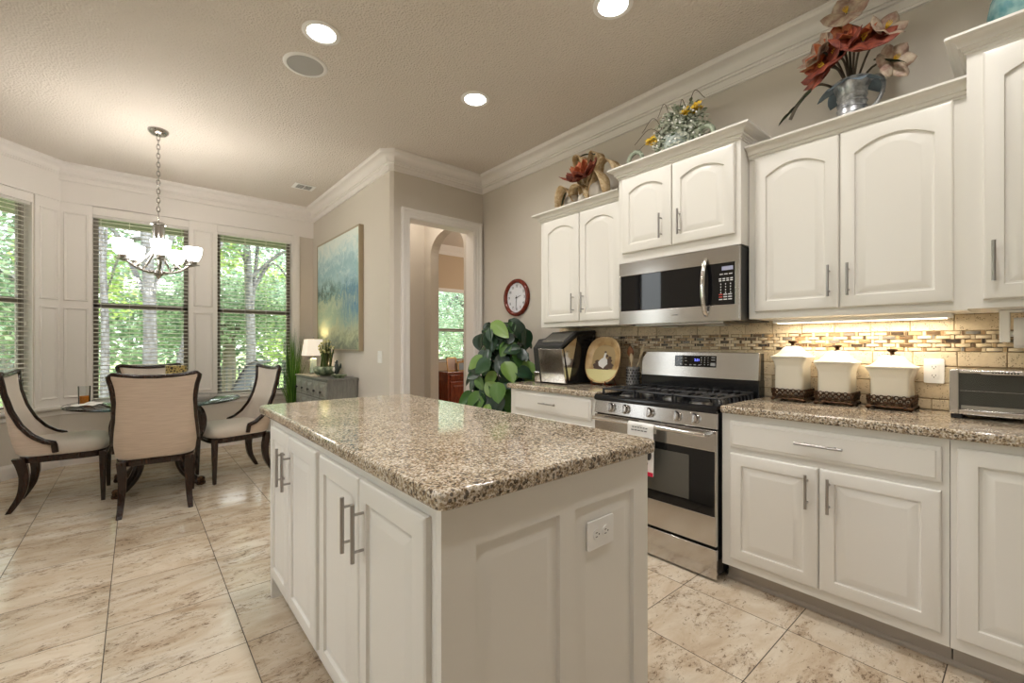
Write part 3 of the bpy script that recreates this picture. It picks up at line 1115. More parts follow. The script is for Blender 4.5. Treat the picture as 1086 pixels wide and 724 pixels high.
# three cast iron grates
gw = (RW - .05) / 3
for k in range(3):
    y1 = RY - .02 - k * (gw + .005)
    y0 = y1 - gw
    w = MB()
    zt, r = .962, .0062
    def bar(p, q_, r_=r):
        w.tube([p, q_], r_, 6)
    x0, x1 = 2.385, 2.855
    for y in (y0 + .006, y1 - .006): bar((x0, y, zt), (x1, y, zt))
    for x in (x0, (x0 + x1) / 2, x1): bar((x, y0 + .006, zt), (x, y1 - .006, zt))
    nb = 5
    for i in range(1, nb + 1):
        y = y0 + (y1 - y0) * i / (nb + 1)
        if i == 3:
            bar((x0, y, zt), (x1, y, zt))
        else:
            bar((x0, y, zt), (x0 + .075, y, zt)); bar((x1 - .075, y, zt), (x1, y, zt)); bar(((x0 + x1) / 2 - .07, y, zt), ((x0 + x1) / 2 + .07, y, zt))
    for x in (x0 + .004, (x0 + x1) / 2, x1 - .004):
        for y in (y0 + .008, y1 - .008):
            w.tube([(x, y, .914), (x, y, zt)], .008, 6)
    # rows of short fingers along the outside edge, as the photo shows on the near grate
    if k == 2:
        for i in range(9):
            x = x0 + .03 + i * .05
            w.tube([(x, y0 + .006, zt - .004), (x, y0 - .004, zt - .012), (x, y0 - .006, .93)], .0042, 6)
    w.build('grate', M_iron, rg, smooth=50)
# back guard
w = MB(); w.box(2.875, 2.965, RY - RW, RY, .90, 1.035); w.box(2.90, 2.967, RY - RW + .002, RY - .002, 1.03, 1.20)
w.build('back_panel', M_black, rg, bevel=.002)
Mg = Matrix.Translation((2.872, RY, 1.034)) @ Matrix.Rotation(radians(5), 4, 'Y') @ FX(0, 0, 0)
w = MB(Mg); w.prism(rrect(0, RW, 0, .172, .006, 3), -.03, 0)
bgp = w.build('back_guard', M_steel, rg, smooth=30, bevel=.003)
w = MB(Mg); w.box(.265, .555, .072, .148, -.002, .0012); bd = w.build('clock_display', M_bglass, bgp)
w = MB(Mg)
for i in range(3):
    for j in range(2): w.box(.278 + .030 * i, .292 + .030 * i, .128 - .018 * j - .0, .133 - .018 * j, .0012, .0016)
for i in range(6): w.box(.275 + .032 * i, .291 + .032 * i, .083, .089, .0012, .0016)
for i in range(3):
    for j in range(4): w.box(.452 + .023 * i, .458 + .023 * i, .086 + .015 * j, .092 + .015 * j, .0012, .0016)
for j in range(2): w.box(.522, .546, .118 + .016 * j, .123 + .016 * j, .0012, .0016)
w.box(.518, .548, .082, .102, .0012, .0015)
w.build('key_legends', M_key, bgp)
w = MB(Mg); w.text('2:31', .022, .425, .118, .0014, bold=.0004); w.build('clock_digits', M_display, bgp)

# hand towel over the oven handle
tw = thing('hand_towel', 'white printed hand towel with a red hem hanging over the oven door handle', 'towel', (2.255, 1.485, .50))
def towel(u, v):
    y = 1.578 - u * .172
    s_ = v * .60
    if s_ < .02: x, z = 2.285, .74 + s_ * 2.0
    elif s_ < .06:
        a = (s_ - .02) / .04 * pi
        x, z = 2.268 + .0155 * cos(a), .783 + .0155 * sin(a)
    else: x, z = 2.2525 - .004 * sin(u * 9 + s_ * 6), .783 - (s_ - .06) * .52
    return (x, y, z)
w = MB(); w.grid(towel, 12, 60); w.build('cloth', M_wht, tw, smooth=60, solid=.003)
Mt = FX(2.2475, 1.578, 0)
w = MB(Mt)
for i in range(6): w.box(.035 + .018 * i, .046 + .018 * i, .768, .773, -.0008, .0008)
for i in range(5): w.box(.028 + .022 * i, .044 + .022 * i, .750, .755, -.0008, .0008)
for (cu, cv, a, b) in ((.145, .622, .018, .032), (.12, .57, .02, .014)):
    w.prism([(cu + a * cos(2 * pi * k / 16), cv + b * sin(2 * pi * k / 16)) for k in range(16)], -.0008, .0008)
w.build('printed_marks', M_slot, tw)
w = MB(Mt); w.box(.0, .172, .500, .522, -.003, .002); w.build('red_hem', principled('red_cloth', lin(214, 28, 66), .8), tw)

# ================================================================== microwave
mw = thing('microwave_oven', 'stainless over-the-range microwave with black glass door and vertical bow handle', 'microwave', (2.75, 1.44, 1.385))
MY, MWd = 1.845, .798
Mm = FX(2.555, MY, 0)
MB(Mm).box(.002, MWd - .002, 1.392, 1.808, -.41, 0).build('body', M_blackm, mw, bevel=.002)
w = MB(Mm)
w.box(0, MWd, 1.718, 1.808, .0, .022).box(0, MWd, 1.390, 1.482, .0, .022)
w.box(0, .014, 1.48, 1.72, 0, .022).box(MWd - .026, MWd, 1.48, 1.72, 0, .022)
fr = w.build('front_frame', M_steel, mw, bevel=.003)
MB(Mm).box(.014, MWd - .026, 1.482, 1.718, .001, .0195).build('door_glass', M_bglass, mw)
MB(Mm).box(.655, MWd - .03, 1.487, 1.713, .0195, .0205).build('control_panel', M_bglass, mw)
w = MB(Mm)
bowp = [(.610 - .0 * t_, 1.424 + .327 * t_, .022 + .048 * sin(pi * min(max(t_, .0), 1.0)) ** .6) for t_ in [k / 16 for k in range(17)]]
w.tube(bowp, .0125, 10, flat=.75)
w.build('handle', M_steel2, mw, smooth=40)
MB(Mm).box(.70, .762, 1.676, 1.698, .0205, .021).build('clock_display', M_lcd, mw)
w = MB(Mm); r2 = MB(Mm)
for i in range(3): w.box(.688 + .026 * i, .706 + .026 * i, 1.652, 1.657, .0205, .0212)
for j in range(2):
    for i in range(4): w.box(.684 + .021 * i, .698 + .021 * i, 1.626 - .011 * j, 1.632 - .011 * j, .0205, .0212)
for j in range(4):
    for i in range(3): w.box(.692 + .027 * i, .697 + .027 * i, 1.595 - .016 * j, 1.602 - .016 * j, .0205, .0212)
for j in range(3):
    for i in range(3):
        (r2 if i == 0 and j < 2 else w).box(.684 + .026 * i, .704 + .026 * i, 1.537 - .014 * j, 1.543 - .014 * j, .0205, .0212)
w.build('key_legends', M_key, mw); r2.build('stop_key', M_keyred, mw)
w = MB(Mm); [w.box(.392 + .006 * i, .3965 + .006 * i, 1.4365, 1.4405, .022, .0226) for i in range(7)]; w.build('maker_mark', M_blackm, mw)
w = MB(Mm)
w.box(.10, .69, 1.380, 1.393, -.38, -.02)
for u in (.24, .55): w.box(u - .06, u + .06, 1.374, 1.381, -.30, -.22)
w.build('grease_filter', M_nickel, mw)

# ================================================================== ice maker
im = thing('ice_maker', 'black and stainless countertop ice maker with slanted lid beside the potted fig', 'ice maker', (2.72, 2.50, .938))
Mi = Matrix(((1, 0, 0, 0), (0, 0, 1, 0), (0, 1, 0, 0), (0, 0, 0, 1)))   # (x, z, y)
side = [(2.575, .945), (2.53, 1.222), (2.70, 1.335), (2.93, 1.358), (2.93, .945)]
MB(Mi).prism(side, 2.368, 2.635).build('body', M_black, im, bevel=.006)
w = MB(Mi); w.prism([(2.505, 1.222), (2.503, 1.248), (2.69, 1.358), (2.915, 1.375), (2.93, 1.352), (2.70, 1.330)], 2.360, 2.640)
lid = w.build('lid', M_blackm, im, bevel=.004)
w = MB(Mi); w.prism([(2.545, 1.272), (2.543, 1.277), (2.675, 1.355), (2.68, 1.350)], 2.385, 2.615); w.build('lid_window', M_ovenwin, lid)
w = MB(Mi); w.prism([(2.555, .950), (2.512, 1.222), (2.532, 1.222), (2.578, .950)], 2.366, 2.632)
w.build('front_panel', M_steel2, im, bevel=.004)
w = MB(Mi); w.prism([(2.60, .965), (2.54, 1.222), (2.695, 1.322)], 2.3645, 2.369); w.build('side_trim', M_steel2, im)
w = MB(Mi); w.prism([(2.57, .94), (2.535, 1.23), (2.60, 1.30), (2.86, 1.33), (2.87, .94)], 2.650, 2.715)
tk = w.build('side_water_tank', M_blackm, im, bevel=.008)
w = MB(Mi); w.prism([(2.562, .945), (2.549, 1.03), (2.85, 1.03), (2.86, .945)], 2.655, 2.72); w.build('tank_base', M_steel2, tk, bevel=.004)

# ================================================================== decorative plate on its stand
pl = thing('decorative_plate', 'oval tan plate painted with a white jug, standing upright beside the ice maker', 'plate', (2.78, 2.175, .95))
Mp = Matrix.Translation((2.745, 2.175, .957)) @ Matrix.Rotation(radians(12), 4, 'Y') @ FX(0, 0, 0)
def oval(a, b, p, k, n=40):
    t_ = 2 * pi * k / n
    c_, s_ = cos(t_), sin(t_)
    return (a * abs(c_) ** p * (1 if c_ > 0 else -1), .182 + b * abs(s_) ** p * (1 if s_ > 0 else -1))
w = MB(Mp)
pr = [(.93, -.012), (1.0, .010), (1.0, .014), (.97, .014), (.74, .0), (.70, -.004), (.01, -.004)]
w.loops([[(*oval(.165 * s_, .182 * s_, .80, k), n_) for k in range(40)] for s_, n_ in pr])
M_plate = principled('plate_tan', lin(196, 160, 108), .3)
nn_ = N(M_plate); nn_.base(nn_.ramp(nn_.noise(nn_.obj(), 14, 4), [(.3, lin(166, 128, 78)), (.7, lin(214, 184, 134))]))
w.build('plate', M_plate, pl, smooth=40)
def patch(pts, n_, m, nm, par, lab=None):
    MB(Mp).prism(pts, n_ - .001, n_).build(nm, m, par, label=lab)
patch([oval(.108, .118, .8, k) for k in range(40)], -.0030, principled('plate_field', lin(176, 152, 108), .4), 'painted_field', pl)
w = MB(Mp)
lo_ = [(-.15, .105), (-.135, .07), (-.10, .038), (-.05, .016), (0, .008), (.05, .016), (.10, .038), (.135, .07), (.15, .105)]
w.prism(lo_, .004, .0152); w.build('pale_yellow_band', principled('plate_yellow', lin(206, 196, 140), .3), pl)
w = MB(Mp)
for (a, b, r) in ((-.06, .135, .032), (-.02, .128, .035), (.03, .130, .036), (.068, .138, .030), (-.055, .165, .022), (.055, .175, .026), (.03, .215, .012), (.012, .245, .010), (.0, .12, .03), (.06, .2, .014)):
    w.prism([(a + r * cos(t_) * (1 + .2 * sin(5 * t_)), b + r * .8 * sin(t_)) for t_ in [2 * pi * k / 18 for k in range(18)]], -.003, .0005 + r * .02)
w.build('painted_fruit', principled('plate_dark', lin(86, 66, 54), .5), pl)
w = MB(Mp)
w.prism([(-.035, .135), (-.045, .165), (-.02, .19), (.0, .20), (.008, .235), (.024, .24), (.018, .20), (.04, .185), (.045, .15), (.02, .13), (.01, .115), (-.01, .125)], -.003, .0035)
w.build('painted_jug', M_wht, pl)
st_ = thing('plate_stand', 'small dark wooden easel stand under the painted plate', 'plate stand', (2.78, 2.175, .938))
w = MB()
for y in (2.105, 2.235):
    w.tube([(2.715, y, .975), (2.708, y, .955), (2.72, y, .943), (2.80, y, .944), (2.85, y, .944)], .005, 6)
    w.tube([(2.845, y, .944), (2.83, 2.17, 1.14)], .0045, 6)
w.tube([(2.80, 2.105, .948), (2.80, 2.235, .948)], .004, 6)
w.build('easel', M_cherry, st_, smooth=50)

# utensil crock with spoons
ck = thing('utensil_crock', 'small pierced grey metal crock beside the range, holding wooden spoons', 'utensil holder', (2.86, 1.957, .938))
w = MB(); w.lathe([(.044, 0), (.046, .004), (.048, .14), (.050, .145), (.050, .150), (.045, .150), (.042, .01), (.001, .008)], (2.86, 1.957, .938), 28)
w.build('pot', M_tin, ck, smooth=40)
w = MB()
for j in range(6):
    for i in range(14):
        a = 2 * pi * (i + .5 * (j % 2)) / 14
        w.ball((2.86 + .0475 * cos(a), 1.957 + .0475 * sin(a), .955 + .022 * j), .006, 6, 4)
w.build('raised_dots', M_blackm, ck, smooth=60)
def spoon(name, lab, m, base, top, w1, h1, flat):
    w = MB()
    b_, t_ = Vector(base), Vector(top)
    d_ = (t_ - b_)
    w.tube([b_, b_ + d_ * .45, b_ + d_ * .72], [.0045, .005, .006], 8)
    L = d_.length
    w3 = []
    for i in range(9):
        f_ = i / 8
        r_ = max(.004, sin(pi * (.08 + .86 * f_)) * w1)
        c_ = d_ * (.68 + .32 * f_)
        ux = d_.cross(Vector((1, 0, 0))).normalized()
        uy = d_.cross(ux).normalized()
        w3.append([b_ + c_ + ux * cos(2 * pi * k / 12) * r_ + uy * sin(2 * pi * k / 12) * flat for k in range(12)])
    w.loops(w3)
    tag(w.build(name, m, None, smooth=50), lab, 'spoon')
spoon('wooden_spoon', 'dark brown wooden spoon standing in the metal crock', M_spoon, (2.86, 1.965, .955), (2.865, 1.985, 1.245), .030, .05, .006)
spoon('wooden_spoon', 'small light brown wooden spoon in front of the dark one in the crock', M_spoon2, (2.845, 1.95, .955), (2.835, 1.955, 1.19), .019, .05, .005)
spoon('wooden_spoon', 'long pale spoon leaning from the crock towards the range', M_spoon2, (2.87, 1.975, .955), (2.865, 1.862, 1.262), .014, .05, .005)

# ================================================================== canisters
def canister(yc, zr, zk, lab, wd=.150):
    xc = 2.86
    t = thing('canister', lab, 'canister', (xc, yc, .938), 'three cream canisters on bronze bases')
    h_ = wd / 2
    def sq(s_, z, p=4.0):
        return [(xc + (s_) * (abs(cos(a)) ** (2 / p)) * (1 if cos(a) > 0 else -1), yc + s_ * (abs(sin(a)) ** (2 / p)) * (1 if sin(a) > 0 else -1), z)
                for a in [2 * pi * (k + .5) / 32 for k in range(32)]]
    w = MB()
    w.loops([sq(h_ * .92, .972, 9), sq(h_ * .97, .98, 9), sq(h_ * .97, zr - .055, 9), sq(h_ * .99, zr - .048, 9), sq(h_ * 1.02, zr - .042, 8), sq(h_ * 1.06, zr - .028, 8), sq(h_ * 1.16, zr - .012, 8), sq(h_ * 1.2, zr - .008, 8)])
    w.build('jar', M_ceramic, t, smooth=45)
    w = MB()
    zt = zk - .028
    w.loops([sq(h_ * 1.2, zr - .007, 8), sq(h_ * 1.24, zr - .002, 8), sq(h_ * 1.22, zr + .003, 8), sq(h_ * 1.02, zr + .008, 7), sq(h_ * .8, zr + .4 * (zt - zr), 6), sq(h_ * .55, zr + .85 * (zt - zr), 5), sq(h_ * .38, zt, 4), sq(.002, zt + .001, 4)])
    l_ = w.build('lid', M_ceramic, t, smooth=45)
    w = MB(); w.lathe([(.030, -.001), (.030, .003), (.008, .005), (.007, .012), (.019, .022), (.021, .028), (.012, .031), (.001, .031)], (xc, yc, zt), 16, wob=lambda a, z: 1 + .12 * cos(6 * a))
    w.build('knob', M_bronze, l_, smooth=40)
    # pierced bronze base on scroll feet
    w = MB()
    hb = h_ * 1.08
    w.loops([sq(hb, .950, 12), sq(hb, .958, 12), sq(hb - .006, .958, 12), sq(hb - .006, .950, 12)], False, False)
    w.loops([sq(hb * .9, .966, 12), sq(hb * .9, .972, 12)])
    for sd in range(4):
        rot = Matrix.Translation((xc, yc, 0)) @ Matrix.Rotation(pi / 2 * sd, 4, 'Z')
        old, w.M = w.M, rot
        for i in range(6):
            u = -hb + (i + .5) * 2 * hb / 6
            zc = .984
            w.ring((u, -hb + .001, zc), .0105, .0030, 10, 5, 'y')
            w.ring((u + hb / 6, -hb + .001, zc + .015), .0085, .0028, 9, 5, 'y')
            w.ring((u, -hb + .001, zc - .014), .0075, .0026, 9, 5, 'y')
            w.ball((u, -hb, zc + .018), .0052, 6, 4)
            w.ball((u + hb / 6, -hb, zc + .002), .0045, 6, 4)
            w.ball((u, -hb, zc), .0040, 6, 4)
        # foot
        w.ball((-hb + .004, -hb + .004, .948), .012, 8, 5, sz=.8)
        w.tube([(-hb + .004, -hb + .004, .950), (-hb * .4, -hb + .002, .956), (0, -hb, .953), (hb * .4, -hb + .002, .956), (hb - .004, -hb + .004, .950)], [.008, .004, .005, .004, .008], 6)
        w.M = old
    w.build('pierced_base', M_bronze, t, smooth=50)
    return t
canister(.890, 1.188, 1.276, 'tallest cream ceramic canister on a bronze lace base, nearest the range')
canister(.680, 1.164, 1.252, 'middle cream ceramic canister on a bronze lace base')
canister(.453, 1.146, 1.232, 'shortest cream ceramic canister on a bronze lace base, nearest the wall outlet', .156)

# ================================================================== toaster oven
to_ = thing('toaster_oven', 'silver toaster oven with a glass door at the right end of the worktop', 'toaster oven', (2.82, .0, .938))
Mo = FX(2.71, .238, 0)
TW = .44
w = MB(Mo)
w.prism(rrect(0, TW, .955, 1.150, .012, 4), -.235, -.006)
w.build('body', M_steel, to_, smooth=35, bevel=.003)
w = MB(Mo)
w.box(0, .030, .957, 1.148, -.006, .008).box(TW - .10, TW, .957, 1.148, -.006, .008)
w.box(.03, TW - .10, .957, .978, -.006, .008).box(.03, TW - .10, 1.134, 1.148, -.006, .008)
w.build('front_frame', M_steel2, to_, bevel=.004)
MB(Mo).box(.03, TW - .10, .978, 1.134, -.0055, -.0045).build('cavity', M_ovenwin, to_)
dd = MB(Mo).box(.034, TW - .104, .982, 1.128, .000, .005).build('glass_door', M_cup, to_)
w = MB(Mo)
w.box(.095, TW - .12, 1.131, 1.150, .012, .034).box(.10, .112, 1.133, 1.148, .0, .014).box(TW - .135, TW - .123, 1.133, 1.148, 0, .014)
hh = w.build('handle', M_steel2, dd, bevel=.004)
w = MB(Mo); [w.box(.128 + .0085 * i, .1335 + .0085 * i, 1.1375, 1.1425, .034, .0346) for i in range(9)]; w.build('maker_mark', M_blackm, hh)
w = MB(Mo)
w.box(.036, TW - .106, .980, .996, -.0048, -.002)
w.tube([(.034, 1.058, -.003), (TW - .104, 1.058, -.003)], .0018, 5)
for i in range(14): w.tube([(.05 + .02 * i, 1.060, -.003), (.05 + .02 * i, 1.060, -.0042)], .001, 4)
w.build('wire_rack', M_steel2, to_)
for u in (.022, TW - .022):
    for n_ in (-.02, -.21): MB(Mo).box(u - .018, u + .018, .938, .956, n_ - .016, n_ + .016).build('foot', M_blackm, to_, bevel=.003)
for v in (1.10, 1.02):
    w = MB(Mo @ Matrix.Translation((TW - .05, v, .006))); w.lathe([(.022, 0), (.021, .014), (.019, .018), (.001, .018)], n=20); w.build('knob', M_steel2, to_, smooth=40)

# paper towel holder under the tall wall cabinet
pt = thing('paper_towel_holder', 'white bracket hanging under the wall cabinet, holding a paper towel roll', 'paper towel holder', (2.75, .07, 1.26))
w = MB()
w.loops([[(2.72, y, 1.399), (2.79, y, 1.399), (2.775, y, 1.265), (2.735, y, 1.265)] for y in (.062, .092)])
w.box(2.72, 2.79, -.24, .092, 1.388, 1.399)
w.loops([[(2.72, y, 1.399), (2.79, y, 1.399), (2.775, y, 1.265), (2.735, y, 1.265)] for y in (-.27, -.24)])
w.tube([(2.755, .07, 1.30), (2.755, -.25, 1.30)], .012, 12)
w.build('bracket', M_wht, pt, bevel=.004)
w = MB(); w.tube([(2.755, .052, 1.305), (2.755, -.228, 1.305)], .062, 32)
tag(w.build('paper_towel_roll', principled('paper', lin(240, 238, 234), .9), None, smooth=50), 'white paper towel roll under the wall cabinet at the right edge', 'paper towel')

# ================================================================== wall clock
ckk = thing('wall_clock', 'round wall clock with a reddish wooden rim and white face', 'clock', (2.95, 3.42, 1.55))
Mc = FX(2.98, 3.42, 1.735)
w = MB(Mc); w.lathe([(.188, 0), (.192, .012), (.190, .026), (.178, .040), (.168, .042), (.156, .034), (.150, .022), (.150, .010)], n=56, cap1=False)
M_rim = wood('clock_rim_wood', lin(74, 22, 14), lin(140, 52, 34), .22, (20, 20, 20))
w.build('rim', M_rim, ckk, smooth=50)
w = MB(Mc); w.lathe([(.152, .008), (.152, .0125), (.001, .0125)], n=48)
w.build('dial', principled('clock_dial', lin(232, 234, 240), .4), ckk)
w = MB(Mc)
for h_ in range(1, 13):
    a = pi / 2 - 2 * pi * h_ / 12
    w.text(str(h_), .036, .118 * cos(a), .118 * sin(a), .0132, bold=.0005)
for k in range(60):
    a = 2 * pi * k / 60
    w.prism([(.142 * cos(a) + .0012 * cos(b), .142 * sin(a) + .0012 * sin(b)) for b in (0, pi / 2, pi, 3 * pi / 2)], .0126, .0132)
w.build('numerals', principled('clock_print', lin(40, 44, 52), .5), ckk)
w = MB(Mc)
def hand(ang, L, wd, n0):
    c_, s_ = cos(ang), sin(ang)
    w.prism([(-.02 * c_ - wd * s_, -.02 * s_ + wd * c_), (-.02 * c_ + wd * s_, -.02 * s_ - wd * c_), (L * c_ + wd * .4 * s_, L * s_ - wd * .4 * c_), (L * c_ - wd * .4 * s_, L * s_ + wd * .4 * c_)], n0, n0 + .0015)
hand(pi / 2 - 2 * pi * (2.5 / 12), .075, .004, .015)
hand(pi / 2 - 2 * pi * (30.5 / 60), .115, .003, .018)
w.lathe([(.007, .013), (.007, .022), (.001, .022)], n=16)
w.build('hands', M_blackm, ckk)

# ================================================================== dining chairs
HW = [(.37, .245), (.43, .246), (.50, .254), (.60, .243), (.70, .232), (.84, .228), (.95, .240), (1.02, .258), (1.05, .264)]
TY = [(.40, -.035), (.508, -.045), (.520, -.10), (.570, -.166), (.647, -.224), (.757, -.272), (.89, -.307), (1.035, -.325)]
BYY = [(.40, -.235), (.50, -.262), (.60, -.280), (.80, -.305), (1.035, -.335)]


def shell_pt(t_, z, inset=0.0):
    """t_ in -1..1 round the U of the shell at height z"""
    w_ = interp(HW, z) - inset
    yt = interp(TY, z)
    yb = min(interp(BYY, z) + inset, yt - .002)
    a = t_ * pi / 2
    sx_ = abs(sin(a)) ** .5 * (1 if a > 0 else -1)
    cy_ = abs(cos(a)) ** .62
    x = w_ * sx_
    y = yt - (yt - yb) * cy_ - .030 * (1 - (x / w_) ** 2)
    return (x, y, z - (.022 * (1 - (x / w_) ** 2) if z > 1.0 else .022 * (1 - (x / w_) ** 2) * max(0, (z - .8) / .2)))


def make_chair(label):
    t = thing('dining_chair', label, 'chair', (0, 0, 0), 'upholstered chairs round the glass table')
    NZ, NT = 26, 33
    w = MB()
    R = []
    for j in range(NZ):
        z = .425 + (1.032 - .425) * j / (NZ - 1)
        R.append((z, [shell_pt(-1 + 2 * i / (NT - 1), z) for i in range(NT)], [shell_pt(-1 + 2 * i / (NT - 1), z, .038) for i in range(NT)]))
    o_ = [[w.v(p) for p in r[1]] for r in R]
    i_ = [[w.v((p[0], p[1] + .012, p[2])) for p in r[2]] for r in R]
    for A, s_ in ((o_, 1), (i_, -1)):
        w.mi = 0 if s_ > 0 else 1
        for j in range(NZ - 1):
            for i in range(NT - 1):
                f_ = [A[j][i], A[j][i + 1], A[j + 1][i + 1], A[j + 1][i]]
                w.f(f_ if s_ > 0 else f_[::-1])
    w.mi = 0
    for j in range(NZ - 1):
        w.f([o_[j][0], o_[j + 1][0], i_[j + 1][0], i_[j][0]])
        w.f([o_[j][-1], i_[j][-1], i_[j + 1][-1], o_[j + 1][-1]])
    for i in range(NT - 1):
        w.f([o_[-1][i], o_[-1][i + 1], i_[-1][i + 1], i_[-1][i]])
        w.f([o_[0][i], i_[0][i], i_[0][i + 1], o_[0][i + 1]])
    w.build('backrest', [M_fabback, M_fabric], t, smooth=60)
    # show-wood trim round the edge of the shell
    def edge(sd):
        pts = []
        for z in [.43 + .01 * k for k in range(0, 8)] + [.52 + .02 * k for k in range(0, 26)]:
            x, y, zz = shell_pt(sd, z)
            xi, yi, zi = shell_pt(sd, z, .038)
            pts.append(Vector((x + .004 * sd, y + .006, zz)))
        return pts
    L, R_ = edge(-1), edge(1)
    top = [Vector(((shell_pt(v, 1.033)[0] + shell_pt(v, 1.033, .038)[0]) / 2, shell_pt(v, 1.033)[1] + .016, shell_pt(v, 1.033)[2] + .006)) for v in [-1 + 2 * k / 24 for k in range(25)]]
    w = MB()
    w.tube(L + top[1:-1] + R_[::-1], [.0195] * (len(L)) + [.019] * (len(top) - 2) + [.0195] * len(R_), 8, flat=1.0)
    w.build('show_wood_frame', M_wood, t, smooth=50)
    # seat
    w = MB()
    def seat_ring(s_, z, y0=-.25, y1=.265):
        yc, hy = (y0 + y1) / 2, (y1 - y0) / 2
        out = []
        for k in range(36):
            a = 2 * pi * k / 36
            c_, q_ = cos(a), sin(a)
            yy = yc + hy * s_ * abs(q_) ** .45 * (1 if q_ > 0 else -1)
            hw = .232 + .03 * (yy - y0) / (y1 - y0)
            out.append((hw * s_ * abs(c_) ** .45 * (1 if c_ > 0 else -1), yy, z))
        return out
    w.loops([seat_ring(.96, .405), seat_ring(1.0, .415), seat_ring(1.01, .445), seat_ring(.985, .475), seat_ring(.92, .497), seat_ring(.75, .513), seat_ring(.45, .523), seat_ring(.1, .527)])
    w.build('seat', M_fabric, t, smooth=60)
    w = MB()
    w.loops([seat_ring(.97, .360), seat_ring(.985, .365), seat_ring(.985, .405), seat_ring(.97, .412)])
    w.build('seat_rail', M_wood, t, smooth=50)
    for sd in (-1, 1):
        w = MB()
        w.loops([[(sd * x, y, z) for x, y in ((a, b), (c, b), (c, d), (a, d))] for z, a, c, b, d in
                 ((0, .218, .246, .224, .250), (.18, .210, .250, .218, .252), (.36, .204, .252, .212, .256), (.40, .204, .252, .212, .256))])
        w.build('leg', M_wood, t, bevel=.003)
        w = MB()
        P_ = bez([(.20, -.235, .40), (.198, -.215, .33), (.196, -.205, .24), (.199, -.220, .13), (.205, -.262, .04), (.208, -.285, .0)], 5)
        ls = []
        for i, p in enumerate(P_):
            f_ = i / (len(P_) - 1)
            a, b = .028 - .012 * f_, .034 - .018 * f_
            ls.append([(sd * (p.x + a * dx), p.y + b * dy, p.z if i < len(P_) - 1 else 0) for dx, dy in ((-1, -1), (1, -1), (1, 1), (-1, 1))])
        w.loops(ls)
        w.build('leg', M_wood, t, smooth=40, bevel=.003)
    return t


chair = make_chair('upholstered dining chair nearest the camera, its beige back towards the kitchen')
chair.location = (.130, 4.52, 0)
chair.rotation_euler.z = radians(-3)
for (x, y, rz, lab) in ((-.43, 5.115, -92, 'cream and dark wood dining chair seen from the side at the left edge'),
                        (.725, 5.03, 101, 'cream and dark wood dining chair seen from the side, next to the island'),
                        (.115, 5.74, 180, 'upholstered dining chair on the window side of the table, mostly hidden')):
    c = copy_tree(chair)
    c.location = (x, y, 0)
    c.rotation_euler.z = radians(rz)
    c['label'] = lab

# ================================================================== glass table
tb = thing('dining_table', 'round glass-topped dining table on dark curved wooden legs', 'table', (.16, 5.12, 0))
TX, TYc, TR = .16, 5.12, .62
w = MB(); w.lathe([(TR - .012, .738), (TR, .741), (TR, .749), (TR - .006, .752), (.001, .752)], (TX, TYc, 0), 72)
w.build('glass_top', M_tglass, tb, smooth=30)
w = MB(); w.ring((TX, TYc, .745), TR - .001, .0075, 72, 6); w.build('glass_edge', M_tedge, tb, smooth=60)
for k in range(4):
    a = pi / 4 + k * pi / 2
    c_, s_ = cos(a), sin(a)
    P_ = bez([(.26, .735), (.375, .68), (.415, .58), (.38, .46), (.26, .34), (.20, .24), (.24, .13), (.34, .05), (.395, .035)], 5)
    w = MB()
    w.tube([(TX + p.x * c_, TYc + p.x * s_, p.y) for p in [Vector((q_[0], q_[1])) for q_ in P_]], [.030 + .010 * sin(pi * i / len(P_)) for i in range(len(P_))], 10)
    lg = w.build('leg', M_wood, tb, smooth=50)
    w = MB()
    w.lathe([(.004, .0), (.030, .004), (.034, .02), (.026, .042), (.030, .06), (.02, .075), (.001, .08)], (TX + .40 * c_, TYc + .40 * s_, 0), 14, wob=lambda b, z: 1 + .12 * cos(5 * b))
    w.build('brass_foot', M_bronze, lg, smooth=50)
w = MB(); w.ring((TX, TYc, .70), .27, .028, 40, 8); w.ring((TX, TYc, .25), .17, .022, 32, 8)
w.lathe([(.17, .235), (.17, .262), (.001, .262)], (TX, TYc, 0), 32)
w.build('hoop', M_wood, tb, smooth=50)

gl = thing('drinking_glass', 'glass of iced tea on the left side of the glass table', 'drinking glass', (-.33, 5.15, .752))
w = MB(); w.lathe([(.034, 0), (.036, .004), (.040, .155), (.0385, .155), (.034, .008), (.001, .007)], (-.33, 5.15, .753), 28); w.build('tumbler', M_cup, gl, smooth=50)
w = MB(); w.lathe([(.0325, .008), (.0358, .075), (.001, .0755)], (-.33, 5.15, .753), 28); w.build('tea', M_tea, gl, smooth=50)
w = MB()
def nap(u, v):
    x, y = -.45 + .20 * u, 4.96 + .12 * v
    return (x + .05 * v, y, .755 + .010 * abs(sin(u * 7 + v * 4)) + .016 * max(0, sin((u - .25) * 3.6)) * v)
w.grid(nap, 16, 12)
tag(w.build('napkin', principled('napkin_cloth', lin(236, 232, 224), .9), None, smooth=60, solid=.003), 'crumpled white napkin in front of the iced tea glass', 'napkin')
cp = MB()
M_lattice = principled('patterned_box', lin(150, 120, 60), .4)
nn_ = N(M_lattice)
vv = nn_.obj()
pat = nn_.voro(nn_.mapping(vv, (1, 1, 1)), 46, 'DISTANCE_TO_EDGE')
nn_.base(nn_.ramp(pat, [(0, lin(190, 168, 104)), (.16, lin(178, 150, 84)), (.22, lin(42, 34, 22))]))
cp.box(.215, .375, 5.33, 5.43, .754, 1.054)
tag(cp.build('patterned_vase', M_lattice, None, bevel=.006), 'square gold and brown patterned vase standing on the glass table', 'vase')

